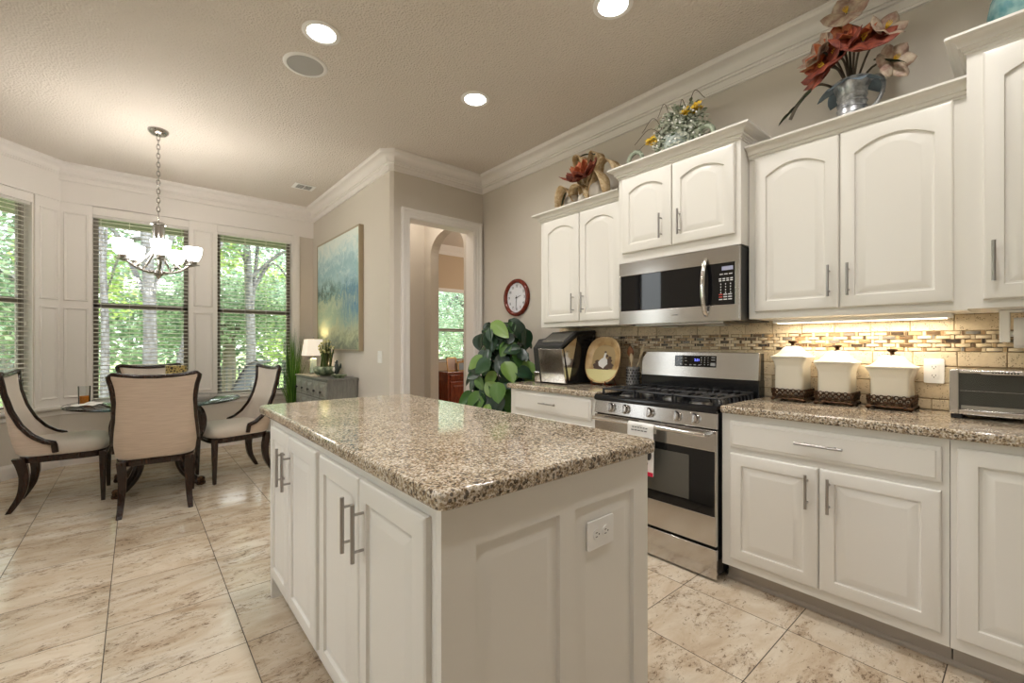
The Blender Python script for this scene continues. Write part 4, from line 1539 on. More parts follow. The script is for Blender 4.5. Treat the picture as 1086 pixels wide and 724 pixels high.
# ================================================================== chandelier
ch = thing('chandelier', 'brushed nickel chandelier with five white glass bowls over the dining table', 'chandelier', (.148, 4.902, 1.82))
cx, cy_ = .148, 4.902
w = MB(); w.lathe([(.02, 3.06), (.052, 3.068), (.072, 3.088), (.074, 3.108), (.001, 3.11)], (cx, cy_, 0), 32); w.build('canopy', M_nickel2, ch, smooth=45)
w = MB()
z = 3.062
k = 0
while z > 2.37:
    R_ = Matrix.Translation((cx, cy_, z - .021)) @ Matrix.Rotation(pi / 2 * (k % 2), 4, 'Z')
    pts = [(.0105 * cos(a), 0, .024 * sin(a)) for a in [2 * pi * i / 12 for i in range(12)]]
    w.M = R_
    ls = []
    for i in range(12):
        a = 2 * pi * i / 12
        ls.append([((.0115 + .0042 * cos(b)) * cos(a), .0042 * sin(b), (.025 + .0042 * cos(b)) * sin(a)) for b in [2 * pi * j / 5 for j in range(5)]])
    ls.append(ls[0])
    w.loops(ls, False, False)
    z -= .0385
    k += 1
w.M = Matrix.Identity(4)
w.ring((cx, cy_, 2.345), .020, .0035, 18, 6, 'x')
w.build('chain', M_nickel2, ch, smooth=60)
w = MB()
w.lathe([(.006, 2.325), (.012, 2.318), (.034, 2.312), (.046, 2.304), (.056, 2.296), (.056, 2.288), (.048, 2.282), (.046, 2.17), (.042, 2.12), (.026, 2.09), (.012, 2.07)][::-1], (cx, cy_, 0), 28)
w.tube([(cx, cy_, 2.08), (cx, cy_, 1.90)], .009, 12)
w.lathe([(.001, 1.818), (.010, 1.826), (.016, 1.842), (.034, 1.856), (.044, 1.872), (.040, 1.888), (.014, 1.902), (.008, 1.91)], (cx, cy_, 0), 28)
w.build('stem', M_nickel2, ch, smooth=45)
RB, ZR = .248, 2.118
for k in range(5):
    a = radians(-88 + 72 * k)
    c_, s_ = cos(a), sin(a)
    P_ = bez([(.03, 1.885), (.09, 1.880), (.16, 1.905), (.215, 1.945), (RB, 1.955)], 6)
    w = MB()
    w.tube([(cx + p.x * c_, cy_ + p.x * s_, p.y) for p in [Vector((q_[0], q_[1])) for q_ in P_]], .0105, 8)
    P_ = bez([(.036, 2.11), (.05, 2.05), (.095, 1.985), (.15, 1.925), (.175, 1.915)], 6)
    w.tube([(cx + p.x * c_, cy_ + p.x * s_, p.y) for p in [Vector((q_[0], q_[1])) for q_ in P_]], .009, 8)
    arm = w.build('arm', M_nickel2, ch, smooth=50)
    w = MB(); w.lathe([(.001, 1.945), (.012, 1.948), (.03, 1.956), (.05, 1.958), (.05, 1.962), (.026, 1.966), (.030, 1.985), (.034, 1.992), (.001, 1.993)], (cx + RB * c_, cy_ + RB * s_, 0), 20)
    w.build('cup', M_nickel2, arm, smooth=45)
    w = MB()
    pr = [(.026, 0), (.038, .014), (.052, .038), (.062, .070), (.068, .105), (.069, .128), (.066, .128), (.058, .070), (.048, .038), (.03, .016), (.001, .010)]
    w.lathe([(r_, 1.985 + z_) for r_, z_ in pr], (cx + RB * c_, cy_ + RB * s_, 0), 28)
    w.build('glass_bowl', M_bowl, ch, smooth=50)
    pd = bpy.data.lights.new('bulb', 'POINT'); pd.energy = 4.5; pd.shadow_soft_size = .05; pd.color = (1, .93, .84)
    po = bpy.data.objects.new('bulb_light', pd); C.objects.link(po); po.parent = ch
    po.location = (RB * c_, RB * s_, 2.155 - 1.82)

# ================================================================== ceiling fixtures
def downlight(x, y, lab):
    t = thing('recessed_light', lab, 'ceiling light', (x, y, CEIL - .006), 'recessed ceiling lights')
    w = MB(); w.lathe([(.080, CEIL - .001), (.080, CEIL - .006), (.100, CEIL - .009), (.108, CEIL - .004), (.108, CEIL)], (x, y, 0), 40, cap0=False, cap1=False); w.build('trim_ring', M_wht, t, smooth=50)
    w = MB(); w.lathe([(.080, CEIL - .004), (.001, CEIL - .0055)], (x, y, 0), 36, cap0=False); w.build('lens', M_lens, t)
    l_ = bpy.data.lights.new('downlight', 'AREA'); l_.shape = 'DISK'; l_.size = .15; l_.energy = LAMP_W; l_.color = (1, .975, .94); l_.spread = radians(150)
    o = bpy.data.objects.new('downlight_lamp', l_); C.objects.link(o); o.parent = t; o.location = (0, 0, -.004)
downlight(.842, 2.744, 'lit recessed ceiling light nearest the round ceiling speaker')
downlight(1.954, 2.73, 'lit recessed ceiling light between the speaker and the doorway corner')
downlight(1.984, 1.486, 'lit recessed ceiling light at the top edge, above the range side')
for x, y in ((.85, 1.486), (1.984, .24), (.85, .24), (-.6, 2.744), (-.6, .9)):
    downlight(x, y, 'recessed ceiling light outside the photo')
sp = thing('ceiling_speaker', 'round grey flush speaker in the ceiling beside a recessed light', 'speaker', (.858, 3.127, CEIL - .006))
w = MB(); w.lathe([(.112, CEIL - .001), (.112, CEIL - .007), (.130, CEIL - .007), (.136, CEIL - .002), (.136, CEIL)], (.858, 3.127, 0), 44, cap0=False, cap1=False)
w.build('bezel', M_wht, sp, smooth=50)
w = MB(); w.lathe([(.112, CEIL - .004), (.001, CEIL - .006)], (.858, 3.127, 0), 44, cap0=False)
w.build('grille', principled('speaker_grille', lin(168, 166, 162), .6), sp)
vt = thing('ceiling_vent', 'small white ceiling air vent near the corner above the painting', 'air vent', (1.503, 5.556, CEIL - .01))
w = MB(); w.box(1.39, 1.62, 5.46, 5.65, CEIL - .006, CEIL); w.build('plate', M_wht, vt, bevel=.002)
w = MB(); w.box(1.425, 1.585, 5.495, 5.615, CEIL - .0075, CEIL - .0055); w.build('duct_opening', M_slot, vt)
w = MB()
for k in range(4): w.box(1.425, 1.585, 5.50 + .03 * k, 5.507 + .03 * k, CEIL - .010, CEIL - .006)
w.box(1.50, 1.512, 5.495, 5.615, CEIL - .010, CEIL - .006)
w.build('louvres', M_wht, vt)

# ================================================================== painting
pn = thing('painting', 'large abstract blue and green landscape canvas in a thin champagne frame', 'painting', (1.855, 5.42, 1.19))
Mq = FX(1.88, 6.145, 0)
w = MB(Mq)
PW, P0, P1 = 1.45, 1.185, 2.555
for a, b, c, d in ((0, .018, P0, P1), (PW - .018, PW, P0, P1), (.018, PW - .018, P0, P0 + .018), (.018, PW - .018, P1 - .018, P1)): w.box(a, b, c, d, .001, .052)
w.build('frame', principled('champagne_frame', lin(172, 158, 134), .4, .4), pn)
M_art = principled('abstract_canvas', (.5, .6, .6), .6)
nn_ = N(M_art)
ob = nn_.obj()
sx = nn_.new('SeparateXYZ'); nn_.link(ob, sx.inputs[0])
vz = nn_.math('ADD', nn_.math('DIVIDE', sx.outputs['Z'], 1.33), .5)          # 0 bottom .. 1 top
vy = nn_.math('ADD', nn_.math('DIVIDE', sx.outputs['Y'], 1.41), .5)          # 0 right end .. 1 left end
nz = nn_.noise(nn_.mapping(ob, (1, 2.6, 2.6)), 2.2, 10, .78, 1.2)
nv = nn_.noise(nn_.mapping(ob, (1, 9, 1.6)), 2.2, 8, .78, .8)
t1 = nn_.math('ADD', vz, nn_.math('MULTIPLY', nn_.math('SUBTRACT', nz, .5), .75))
colr = nn_.ramp(t1, [(.0, lin(120, 128, 110)), (.16, lin(186, 190, 152)), (.32, lin(150, 174, 154)), (.42, lin(186, 196, 168)), (.50, lin(118, 152, 152)), (.62, lin(176, 204, 206)), (.72, lin(150, 186, 194)), (.84, lin(196, 218, 218)), (.97, lin(226, 234, 228))])
blue = nn_.math('MULTIPLY', nn_.ramp(vy, [(.0, (1, 1, 1)), (.28, (.8, .8, .8)), (.50, (0, 0, 0))]), nn_.ramp(vz, [(.12, (0, 0, 0)), (.34, (1, 1, 1)), (.52, (.9, .9, .9)), (.66, (0, 0, 0))]))
blue = nn_.math('MULTIPLY', blue, nn_.ramp(nv, [(.40, (.05, .05, .05)), (.58, (1, 1, 1))]))
colr = nn_.mix(blue, colr, lin(58, 118, 162))
dk = nn_.math('MULTIPLY', nn_.ramp(vz, [(.42, (0, 0, 0)), (.50, (1, 1, 1)), (.58, (.8, .8, .8)), (.68, (0, 0, 0))]), nn_.ramp(nn_.noise(nn_.mapping(ob, (1, 3, 3)), 3.0, 7, .75), [(.47, (0, 0, 0)), (.53, (1, 1, 1))]))
dk = nn_.math('MULTIPLY', dk, nn_.ramp(vy, [(.4, (0, 0, 0)), (.62, (1, 1, 1))]))
colr = nn_.mix(nn_.math('MULTIPLY', dk, .8), colr, lin(58, 84, 74))
cl = nn_.ramp(nn_.noise(nn_.mapping(ob, (1, 1.5, 4.5), (radians(20), 0, 0)), 2.2, 5, .6), [(.55, (0, 0, 0)), (.68, (.7, .7, .7))])
cl = nn_.math('MULTIPLY', cl, nn_.ramp(vz, [(.5, (0, 0, 0)), (.7, (1, 1, 1))]))
colr = nn_.mix(cl, colr, lin(226, 234, 226))
nn_.base(colr)
MB(Mq).box(.017, PW - .017, P0 + .017, P1 - .017, .01, .046).build('canvas', M_art, pn)

# ================================================================== sideboard
sb = thing('sideboard', 'distressed grey sideboard with rows of small square drawers under the painting', 'sideboard', (1.70, 5.43, 0))
Ms = FX(1.545, 6.03, 0)
SL = 1.205
MB(Ms).box(.012, SL - .012, .07, .868, -.325, 0).build('body', M_grey, sb, bevel=.003)
MB(Ms).box(0, SL, .866, .888, -.332, .012).build('top', M_grey, sb, bevel=.003)
MB(Ms).box(.02, SL - .02, 0, .075, -.31, -.01).build('plinth', M_grey, sb)
dw = (SL - .06) / 5
for r in range(4):
    v1 = .848 - r * .195
    v0 = v1 - .182
    for k in range(5):
        u0 = .03 + k * dw + .006
        u1 = u0 + dw - .012
        w = MB(Ms)
        w.loops([[(u0 + o, v0 + o, n_), (u1 - o, v0 + o, n_), (u1 - o, v1 - o, n_), (u0 + o, v1 - o, n_)] for o, n_ in ((0, 0), (0, .010), (.014, .013), (.018, .008), (.026, .008), (.06, .022), (.065, .022))])
        dd = w.build('drawer', M_greyl, sb)
        w = MB(Ms @ Matrix.Translation(((u0 + u1) / 2, v0 + .075, .02)))
        w.lathe([(.006, 0), (.005, .01), (.015, .016), (.014, .024), (.001, .026)], n=12)
        w.build('knob', M_blackm, dd, smooth=50)

# lamp
lp = thing('table_lamp', 'small lit table lamp with a square cream shade on the sideboard', 'lamp', (1.70, 5.86, .888))
lx, ly = 1.70, 5.86
w = MB(); w.box(lx - .05, lx + .05, ly - .05, ly + .05, .888, .902); w.build('foot', M_nickel, lp, bevel=.002)
w = MB(); w.box(lx - .034, lx + .034, ly - .034, ly + .034, .902, 1.085)
w.build('base', principled('pale_green_glass', lin(196, 214, 204), .1), lp, bevel=.01)
w = MB(); w.tube([(lx, ly, 1.08), (lx, ly, 1.34)], .005, 8); w.ball((lx, ly, 1.345), .009, 8, 6); w.build('pole', M_nickel, lp, smooth=50)
w = MB()
sq_ = lambda h_, z_: [(lx - h_, ly - h_, z_), (lx + h_, ly - h_, z_), (lx + h_, ly + h_, z_), (lx - h_, ly + h_, z_)]
w.loops([sq_(.112, 1.118), sq_(.086, 1.322), sq_(.083, 1.322), sq_(.109, 1.118)], False, False)
w.build('lamp_shade', M_shade, lp)
pd = bpy.data.lights.new('lamp_bulb', 'POINT'); pd.energy = 6; pd.shadow_soft_size = .03; pd.color = (1, .78, .50)
po = bpy.data.objects.new('lamp_light', pd); C.objects.link(po); po.parent = lp; po.location = (0, 0, 1.24 - .888)

# succulent planter
sc_ = thing('succulent_planter', 'ribbed green ceramic planter of pencil-stemmed succulents on the sideboard', 'planter', (1.70, 5.40, .888))
M_gcer = principled('celadon_glaze', lin(112, 128, 96), .3)
nn_ = N(M_gcer); nn_.base(nn_.ramp(nn_.noise(nn_.obj(), 18, 4), [(.35, lin(74, 92, 66)), (.65, lin(164, 176, 140))]))
w = MB(); w.lathe([(.05, 0), (.085, .012), (.120, .045), (.128, .075), (.118, .105), (.108, .112), (.100, .108), (.001, .10)], (1.70, 5.40, .888), 48, wob=lambda a, z: 1 + .05 * cos(12 * a))
w.build('bowl', M_gcer, sc_, smooth=60)
w = MB(); fl = MB()
for k in range(26):
    a, r_ = random.uniform(0, 2 * pi), random.uniform(0, .075)
    x, y = 1.70 + r_ * cos(a), 5.40 + r_ * sin(a)
    hh_ = random.uniform(.16, .30)
    tx_, ty_ = x + random.uniform(-.05, .05), y + random.uniform(-.08, .08)
    w.tube([(x, y, .985), ((x + tx_) / 2, (y + ty_) / 2 + random.uniform(-.01, .01), .99 + hh_ * .5), (tx_, ty_, .99 + hh_)], [.010, .009, .007], 6)
    for j in range(4):
        fl.ball((tx_ + random.uniform(-.02, .02), ty_ + random.uniform(-.02, .02), .99 + hh_ + random.uniform(-.01, .02)), random.uniform(.007, .012), 6, 4)
w.build('stems', leafmat('succulent_stem', [(0, lin(52, 74, 34)), (.5, lin(88, 108, 50)), (1, lin(134, 120, 74))], .05), sc_, smooth=60)
fl.build('flower_heads', leafmat('succulent_flower', [(0, lin(196, 190, 120)), (1, lin(232, 224, 170))], .1), sc_, smooth=60)

ds = thing('ceramic_dish', 'shallow green ceramic dish near the front end of the sideboard', 'dish', (1.70, 4.93, .888))
w = MB(); w.lathe([(.05, 0), (.052, .006), (.086, .032), (.090, .036), (.084, .036), (.05, .012), (.001, .010)], (1.70, 4.93, .888), 32); w.build('dish', M_gcer, ds, smooth=50)
# small ornament: a rooster-like dark figurine
fg = thing('figurine', 'small dark bird figurine with a pale chest beside the green dish', 'figurine', (1.72, 5.075, .888))
w = MB()
w.lathe([(.03, 0), (.03, .008), (.008, .012), (.008, .03), (.022, .045), (.034, .075), (.034, .10), (.022, .135), (.014, .155), (.017, .172), (.013, .186), (.001, .194)], (1.72, 5.075, .888), 16)
w.tube([(1.74, 5.075, .975), (1.765, 5.085, 1.0), (1.775, 5.09, 1.04)], [.018, .014, .004], 8)
w.build('bird', principled('figurine_dark', lin(44, 52, 44), .35), fg, smooth=60)
w = MB(); w.ball((1.692, 5.07, .975), .018, 8, 6, sz=1.6); w.ball((1.705, 5.072, 1.07), .010, 8, 6); w.build('chest', M_ceramic, fg, smooth=60)

# tall grass plant in the corner
gp = thing('potted_grass', 'tall artificial grass plant in a pot between the bay window and the sideboard', 'plant', (1.56, 6.24, 0))
w = MB(); w.lathe([(.09, 0), (.10, .01), (.125, .28), (.130, .30), (.118, .30), (.112, .26), (.001, .26)], (1.56, 6.24, 0), 28); w.build('pot', M_blackm, gp, smooth=50)
w = MB()
for k in range(330):
    a, r_ = random.uniform(0, 2 * pi), random.uniform(0, .05)
    x, y = 1.56 + r_ * cos(a), 6.24 + r_ * sin(a)
    hgt = random.uniform(.55, 1.30)
    sp_ = random.uniform(.02, .20) * (1.15 if hgt < 1 else .8)
    dx, dy = cos(a) * sp_, sin(a) * sp_ * .75
    dx = max(-.26, min(.22, dx)); dy = max(-.3, min(.14, dy))
    wd = random.uniform(.0035, .0065)
    px, py = -sin(a) * wd, cos(a) * wd
    bl = []
    for i in range(6):
        f_ = i / 5
        c0 = Vector((x + dx * f_ ** 1.7, y + dy * f_ ** 1.7, .26 + hgt * f_ * (1 - .06 * f_)))
        s_ = (1 - f_ ** 2) + .04
        bl.append((w.v(c0 + Vector((px * s_, py * s_, 0))), w.v(c0 - Vector((px * s_, py * s_, 0)))))
    for p, q_ in zip(bl[:-1], bl[1:]): w.f([p[0], p[1], q_[1], q_[0]])
w.build('blades', M_grassb, gp, recalc=False)

# ================================================================== fiddle-leaf plant by the clock
def leaf(w, c, d, L, wd, up=Vector((0, 0, 1)), droop=.25, fold=.18, nseg=8, round_=1.0):
    """one leaf blade from c along d"""
    d = Vector(d).normalized()
    s_ = d.cross(up)
    if s_.length < .05: s_ = d.cross(Vector((0, 1, 0)))
    s_.normalize()
    nrm = s_.cross(d).normalized()
    rows = []
    for i in range(nseg + 1):
        f_ = i / nseg
        wdt = wd * max(.02, sin(pi * min(1, f_ ** .8 * 1.0)) ** (.6 * round_) if 0 < f_ < 1 else .03)
        ctr = Vector(c) + d * L * f_ - Vector((0, 0, 1)) * droop * L * f_ * f_
        rows.append([w.v(ctr + s_ * wdt * q_ + nrm * abs(q_) * fold * wdt) for q_ in (-1, -.5, 0, .5, 1)])
    for a, b in zip(rows[:-1], rows[1:]):
        for i in range(4): w.f([a[i], a[i + 1], b[i + 1], b[i]])


fp = thing('fig_plant', 'large-leaved green fig plant standing in front of the doorway wall under the clock', 'plant', (2.64, 3.22, 0))
w = MB(); w.lathe([(.13, 0), (.14, .01), (.17, .30), (.178, .32), (.165, .32), (.155, .28), (.001, .28)], (2.64, 3.22, 0), 32); w.build('pot', M_grey, fp, smooth=50)
w = MB(); st = []
for k in range(9):
    a = 2 * pi * k / 9 + .3
    r_ = random.uniform(.12, .30)
    top_ = (2.62 + r_ * .8 * cos(a), 3.22 + r_ * sin(a) * .8, random.uniform(.95, 1.30))
    P_ = bez([(2.64 + .03 * cos(a), 3.22 + .03 * sin(a), .26), (2.64 + r_ * .4 * cos(a), 3.22 + r_ * .4 * sin(a), .75), top_], 6)
    w.tube(P_, [.011 - .006 * i / len(P_) for i in range(len(P_))], 6)
    st.append(P_)
w.build('stems', M_bark2, fp, smooth=60)
rnd = random.Random(12)
w = MB()
fc = Vector((2.62, 3.22, 1.0))
for k in range(250):
    f_ = rnd.random()
    z_ = .62 + .80 * f_
    rad = (.34 if k < 150 else .20) * (1 - .55 * max(0, (z_ - 1.05) / .4) ** 1.5) * (.55 + .45 * rnd.random())
    a = rnd.uniform(pi * .75, pi * 2.05) if rnd.random() < .8 else rnd.uniform(0, 2 * pi)
    out_ = Vector((cos(a), sin(a), 0))
    p = Vector((fc.x, fc.y, z_)) + out_ * rad
    if p.x > 2.88: continue
    face = (out_ * .8 + Vector((-.45, -.55, .55)) + Vector((rnd.uniform(-.4, .4), rnd.uniform(-.4, .4), rnd.uniform(-.3, .4)))).normalized()
    d_ = out_ * rnd.uniform(.1, .8) + Vector((rnd.uniform(-.5, .5), rnd.uniform(-.5, .5), rnd.uniform(-1.0, .7)))
    d_ = d_ - face * d_.dot(face)
    if d_.length < .1: d_ = Vector((0, 0, -1))
    L = rnd.uniform(.11, .21)
    d_.normalize()
    if p.x + d_.x * L > 2.94 or p.x - d_.x * L > 2.94: continue
    leaf(w, p - d_ * L * .5, d_, L, L * rnd.uniform(.32, .42), up=face, droop=rnd.uniform(0, .25), fold=rnd.uniform(.12, .38), nseg=9, round_=1.15)
w.build('foliage', M_fig, fp, smooth=60, recalc=False)

# ================================================================== arrangements on the wall cabinets
def flower_mat(name, inner, outer, rough=.6):
    m = principled(name, inner, rough)
    n = N(m)
    n.base(n.ramp(n.noise(n.obj(), 26, 3, .6), [(.35, inner), (.65, outer)]))
    return m


M_petR = flower_mat('rust_petal', lin(96, 34, 28), lin(158, 80, 56))
M_petO = flower_mat('orange_petal', lin(170, 76, 44), lin(196, 128, 84))
M_petM = flower_mat('mauve_petal', lin(150, 116, 104), lin(196, 180, 158))
M_petT = flower_mat('tan_ribbon', lin(176, 144, 98), lin(226, 206, 168))
M_petY = flower_mat('yellow_petal', lin(206, 160, 30), lin(236, 206, 70))
M_petG = principled('grey_blue_cloth', lin(108, 122, 130), .7)
M_dleaf = flower_mat('dark_leaf', lin(30, 36, 24), lin(70, 84, 48))
M_sleaf = leafmat('silver_leaf', [(0, lin(88, 108, 76)), (.35, lin(176, 184, 164)), (1, lin(236, 236, 226))], .15)


def bloom(w, c, axis, n_, L, wd, open_, droop=.1, fold=-.35):
    ax = Vector(axis).normalized()
    u_ = ax.cross(Vector((0, 0, 1)))
    if u_.length < .1: u_ = ax.cross(Vector((1, 0, 0)))
    u_.normalize()
    v_ = ax.cross(u_)
    for k in range(n_):
        a = 2 * pi * k / n_ + random.uniform(-.2, .2)
        d_ = ax * cos(open_) + (u_ * cos(a) + v_ * sin(a)) * sin(open_)
        leaf(w, Vector(c) + d_ * .006, d_, L * random.uniform(.85, 1.1), wd, up=ax, droop=droop, fold=fold, nseg=6)


# pitcher with magnolias (over the canisters)
ZC = 2.355
pj = thing('flower_pitcher', 'galvanised pitcher of rust and mauve magnolia blooms on the wall cabinet above the canisters', 'flower arrangement', (2.74, .59, ZC))
px_, py_ = 2.74, .59
w = MB(); w.lathe([(.062, 0), (.066, .006), (.060, .05), (.058, .12), (.064, .17), (.080, .205), (.085, .212), (.078, .208), (.056, .15), (.001, .14)], (px_, py_, ZC), 32)
for z_ in (.02, .05, .08, .11, .14): w.ring((px_, py_, ZC + z_), .0605, .003, 32, 5)
w.build('pitcher', M_tin, pj, smooth=50)
w = MB(); w.tube(bez([(px_, py_ - .06, ZC + .195), (px_, py_ - .105, ZC + .205), (px_, py_ - .125, ZC + .15), (px_, py_ - .10, ZC + .08), (px_, py_ - .058, ZC + .05)], 5), .009, 8); w.build('handle', M_tin, pj, smooth=50)
w = MB()
blooms = [((2.66, .69, 2.74), (-.6, .5, .4), 'M', 7, .105, .050, .95), ((2.68, .62, 2.76), (-.8, 0, .5), 'O', 6, .085, .040, .7),
          ((2.65, .625, 2.69), (-.6, .35, .45), 'R', 9, .145, .052, 1.25), ((2.66, .53, 2.71), (-.6, -.3, .45), 'R', 9, .14, .052, 1.25),
          ((2.66, .68, 2.66), (-.6, .5, .3), 'R', 8, .135, .046, 1.3), ((2.69, .60, 2.90), (-.75, 0, .3), 'M', 6, .11, .048, 1.2),
          ((2.71, .455, 2.75), (-.5, -.5, .4), 'M', 6, .10, .040, 1.15), ((2.73, .43, 2.60), (-.6, -.5, 0), 'M', 6, .09, .038, 1.2),
          ((2.68, .70, 2.70), (-.3, .7, .6), 'O', 5, .10, .034, .7), ((2.67, .56, 2.74), (-.5, -.1, .8), 'O', 6, .10, .044, 1.0)]
stems = MB()
for c_, ax, kk, n_, L, wd, op in blooms:
    stems.tube(bez([(px_, py_, ZC + .15), ((px_ + c_[0]) / 2, (py_ + c_[1]) / 2, (ZC + .2 + c_[2]) / 2 + .03), c_], 5), .005, 6)
stems.tube(bez([(px_, py_ + .05, ZC + .20), (2.68, .72, ZC + .24), (2.66, .80, ZC + .17), (2.66, .84, ZC + .10)], 5), [.006] * 8 + [.009] * 8, 6)
stems.build('stems', M_bark2, pj, smooth=60)
for kk, m in (('M', M_petM), ('O', M_petO), ('R', M_petR)):
    for c_, ax, k2, n_, L, wd, op in blooms:
        if k2 == kk:
            w = MB(); bloom(w, c_, ax, n_, L, wd, op); b_ = w.build('bloom', m, pj, smooth=60, recalc=False, solid=.0012)
            w = MB()
            for i in range(9):
                a = 2 * pi * i / 9
                w.tube([c_, Vector(c_) + Vector(ax).normalized() * .03 + Vector((0, cos(a), sin(a))) * .012], .0018, 4)
            w.build('stamens', M_petY, b_)
w = MB()
for k in range(7):
    a = 2 * pi * k / 7
    leaf(w, (px_ + .05 * cos(a), py_ + .05 * sin(a), ZC + .20), (cos(a), sin(a), .1), .095, .045, droop=.6, fold=.1)
w.build('cloth_leaves', M_petG, pj, smooth=60, recalc=False, solid=.001)
w = MB()
for k in range(4): leaf(w, (2.66 + .01 * k, .74 + .035 * k, ZC + .21 - .02 * k), (-.2, .8, -.5), .07, .02, droop=.3)
for k in range(4): leaf(w, (2.71, .50 - .02 * k, ZC + .27 - .012 * k), (-.2, -.8, -.2), .07, .018, droop=.4)
w.build('dark_leaves', M_dleaf, pj, smooth=60, recalc=False)

# pale arrangement over the microwave
ZB = 2.455
pb = thing('flower_urn', 'verdigris urn of silvery foliage with yellow flowers on the cabinet above the microwave', 'flower arrangement', (2.70, 1.50, ZB))
w = MB(); w.lathe([(.05, 0), (.055, .008), (.035, .02), (.075, .06), (.095, .10), (.090, .135), (.10, .148), (.092, .15), (.001, .13)], (2.70, 1.51, ZB), 28, wob=lambda a, z: 1 + .03 * cos(9 * a))
w.build('urn', M_patina, pb, smooth=60)
w = MB(); fw = MB(); yl = [MB(), MB()]; tw_ = MB()
rnd = random.Random(5)
for k in range(1500):
    a, el = rnd.uniform(0, 2 * pi), rnd.uniform(-.25, 1.35)
    R_ = rnd.uniform(.06, 1.0) ** .5
    p = Vector((2.69 + .10 * R_ * cos(a) * cos(el), 1.48 + .195 * R_ * sin(a) * cos(el), ZB + .09 + .25 * R_ * sin(max(el, -.2)) + .02))
    d_ = Vector((rnd.uniform(-1, 1), rnd.uniform(-1, 1), rnd.uniform(-.3, 1)))
    leaf(w, p, d_, rnd.uniform(.020, .042), rnd.uniform(.007, .014), nseg=3, droop=.2)
    if k % 12 == 0: (setattr(w, 'mi', 1), w.ball(p + Vector((-.02, 0, .012)), .0070, 6, 4), setattr(w, 'mi', 0))
for k in range(24):
    a = rnd.uniform(0, 2 * pi)
    c0 = Vector((2.66, 1.38, ZB + .27)) if k < 15 else Vector((2.66, 1.665, ZB + .19 - .018 * (k % 3)))
    p = c0 + Vector((rnd.uniform(-.03, .03), rnd.uniform(-.05, .05) * (1 if k < 15 else .5), rnd.uniform(-.02, .025)))
    bloom(yl[0] if k < 15 else yl[1], p, (-.7, rnd.uniform(-.4, .4), .6), 7, .026, .010, 1.1)
for (y0, y1, h_) in ((1.56, 1.74, .30), (1.54, 1.82, .16), (1.50, 1.42, .34), (1.46, 1.30, .36), (1.52, 1.62, .36), (1.55, 1.80, .24)):
    tw_.tube(bez([(2.69, y0, ZB + .12), (2.66, (y0 + y1) / 2, ZB + h_ + .02), (2.65, y1, ZB + h_ - .05)], 6), .0022, 5)
w.build('silver_foliage', [M_sleaf, M_wht], pb, recalc=False)
fw.bm.free()
for y_ in yl: y_.build('yellow_flowers', M_petY, pb, recalc=False)
tw_.build('twigs', M_bark2, pb)
for y, s_ in ((1.80, 'left'), (1.305, 'right')):
    w = MB(); w.ring((2.66, y, ZB + .085), .055, .015, 24, 8, 'x')
    for k in range(14):
        a = 2 * pi * k / 14
        leaf(w, (2.655, y + .052 * cos(a), ZB + .085 + .055 * sin(a)), (-.3, cos(a + .8), sin(a + .8)), .03, .009, nseg=3)
    w.build('leafy_scroll', M_sleaf, pb, smooth=60)

# ribbon arrangement by the clock side cabinet
pa = thing('ribbon_arrangement', 'tan ribbon and rust succulent bloom arrangement on the cabinet nearest the clock', 'flower arrangement', (2.76, 2.30, ZC))
w = MB()
def ribbon(P_, wd, m=None):
    P_ = bez(P_, 6)
    prev = None
    for i, p in enumerate(P_):
        d_ = (P_[min(i + 1, len(P_) - 1)] - P_[max(i - 1, 0)]).normalized()
        s_ = Vector((1, .25 * sin(i * .4), 0))
        s_ = (s_ - d_ * s_.dot(d_)).normalized() * wd
        cur = (w.v(p + s_), w.v(p - s_))
        if prev: w.f([prev[0], prev[1], cur[1], cur[0]])
        prev = cur
for P_ in ([(2.74, 2.42, 2.42), (2.72, 2.52, 2.56), (2.73, 2.58, 2.52), (2.72, 2.60, 2.40)],
           [(2.74, 2.34, 2.45), (2.74, 2.42, 2.74), (2.74, 2.33, 2.75), (2.74, 2.30, 2.50)],
           [(2.74, 2.30, 2.50), (2.74, 2.25, 2.74), (2.74, 2.18, 2.72), (2.74, 2.20, 2.50)],
           [(2.74, 2.26, 2.46), (2.72, 2.14, 2.66), (2.74, 2.04, 2.62), (2.76, 2.00, 2.48)],
           [(2.74, 2.30, 2.44), (2.70, 2.20, 2.60), (2.70, 2.11, 2.52), (2.70, 2.08, 2.37)],
           [(2.72, 2.44, 2.47), (2.69, 2.38, 2.52), (2.69, 2.28, 2.50), (2.70, 2.24, 2.37)]):
    ribbon(P_, .055)
w.build('tan_ribbon', M_petT, pa, smooth=60, recalc=False, solid=.0015)
w = MB(); bloom(w, (2.64, 2.26, 2.545), (-.55, .05, .75), 9, .17, .055, 1.15, droop=-.15); w.build('bloom', M_petR, pa, smooth=60, recalc=False, solid=.002)
w = MB(); bloom(w, (2.635, 2.26, 2.56), (-.55, .05, .75), 6, .12, .042, .65, droop=-.1); w.build('bloom', M_petO, pa, smooth=60, recalc=False, solid=.002)
w = MB()
leaf(w, (2.68, 2.47, 2.50), (-.2, .3, -.9), .12, .03); leaf(w, (2.68, 2.34, 2.53), (-.2, -.9, -.25), .12, .012); leaf(w, (2.70, 2.24, 2.74), (-.3, .9, .2), .09, .014); leaf(w, (2.70, 2.22, 2.74), (-.4, -.6, -.3), .06, .02)
w.build('dark_leaves', M_dleaf, pa, smooth=60, recalc=False)
w = MB()
for (x, y, z_, r_) in ((2.76, 2.47, ZC + .075, .072), (2.76, 2.19, ZC + .09, .088), (2.75, 2.33, ZC + .06, .06)):
    w.lathe([(r_ * sin(pi * (.04 + .92 * i / 10)), -r_ * cos(pi * (.04 + .92 * i / 10))) for i in range(11)], (x, y, z_), 24, wob=lambda a, z: 1 + .05 * abs(sin(4 * a)))
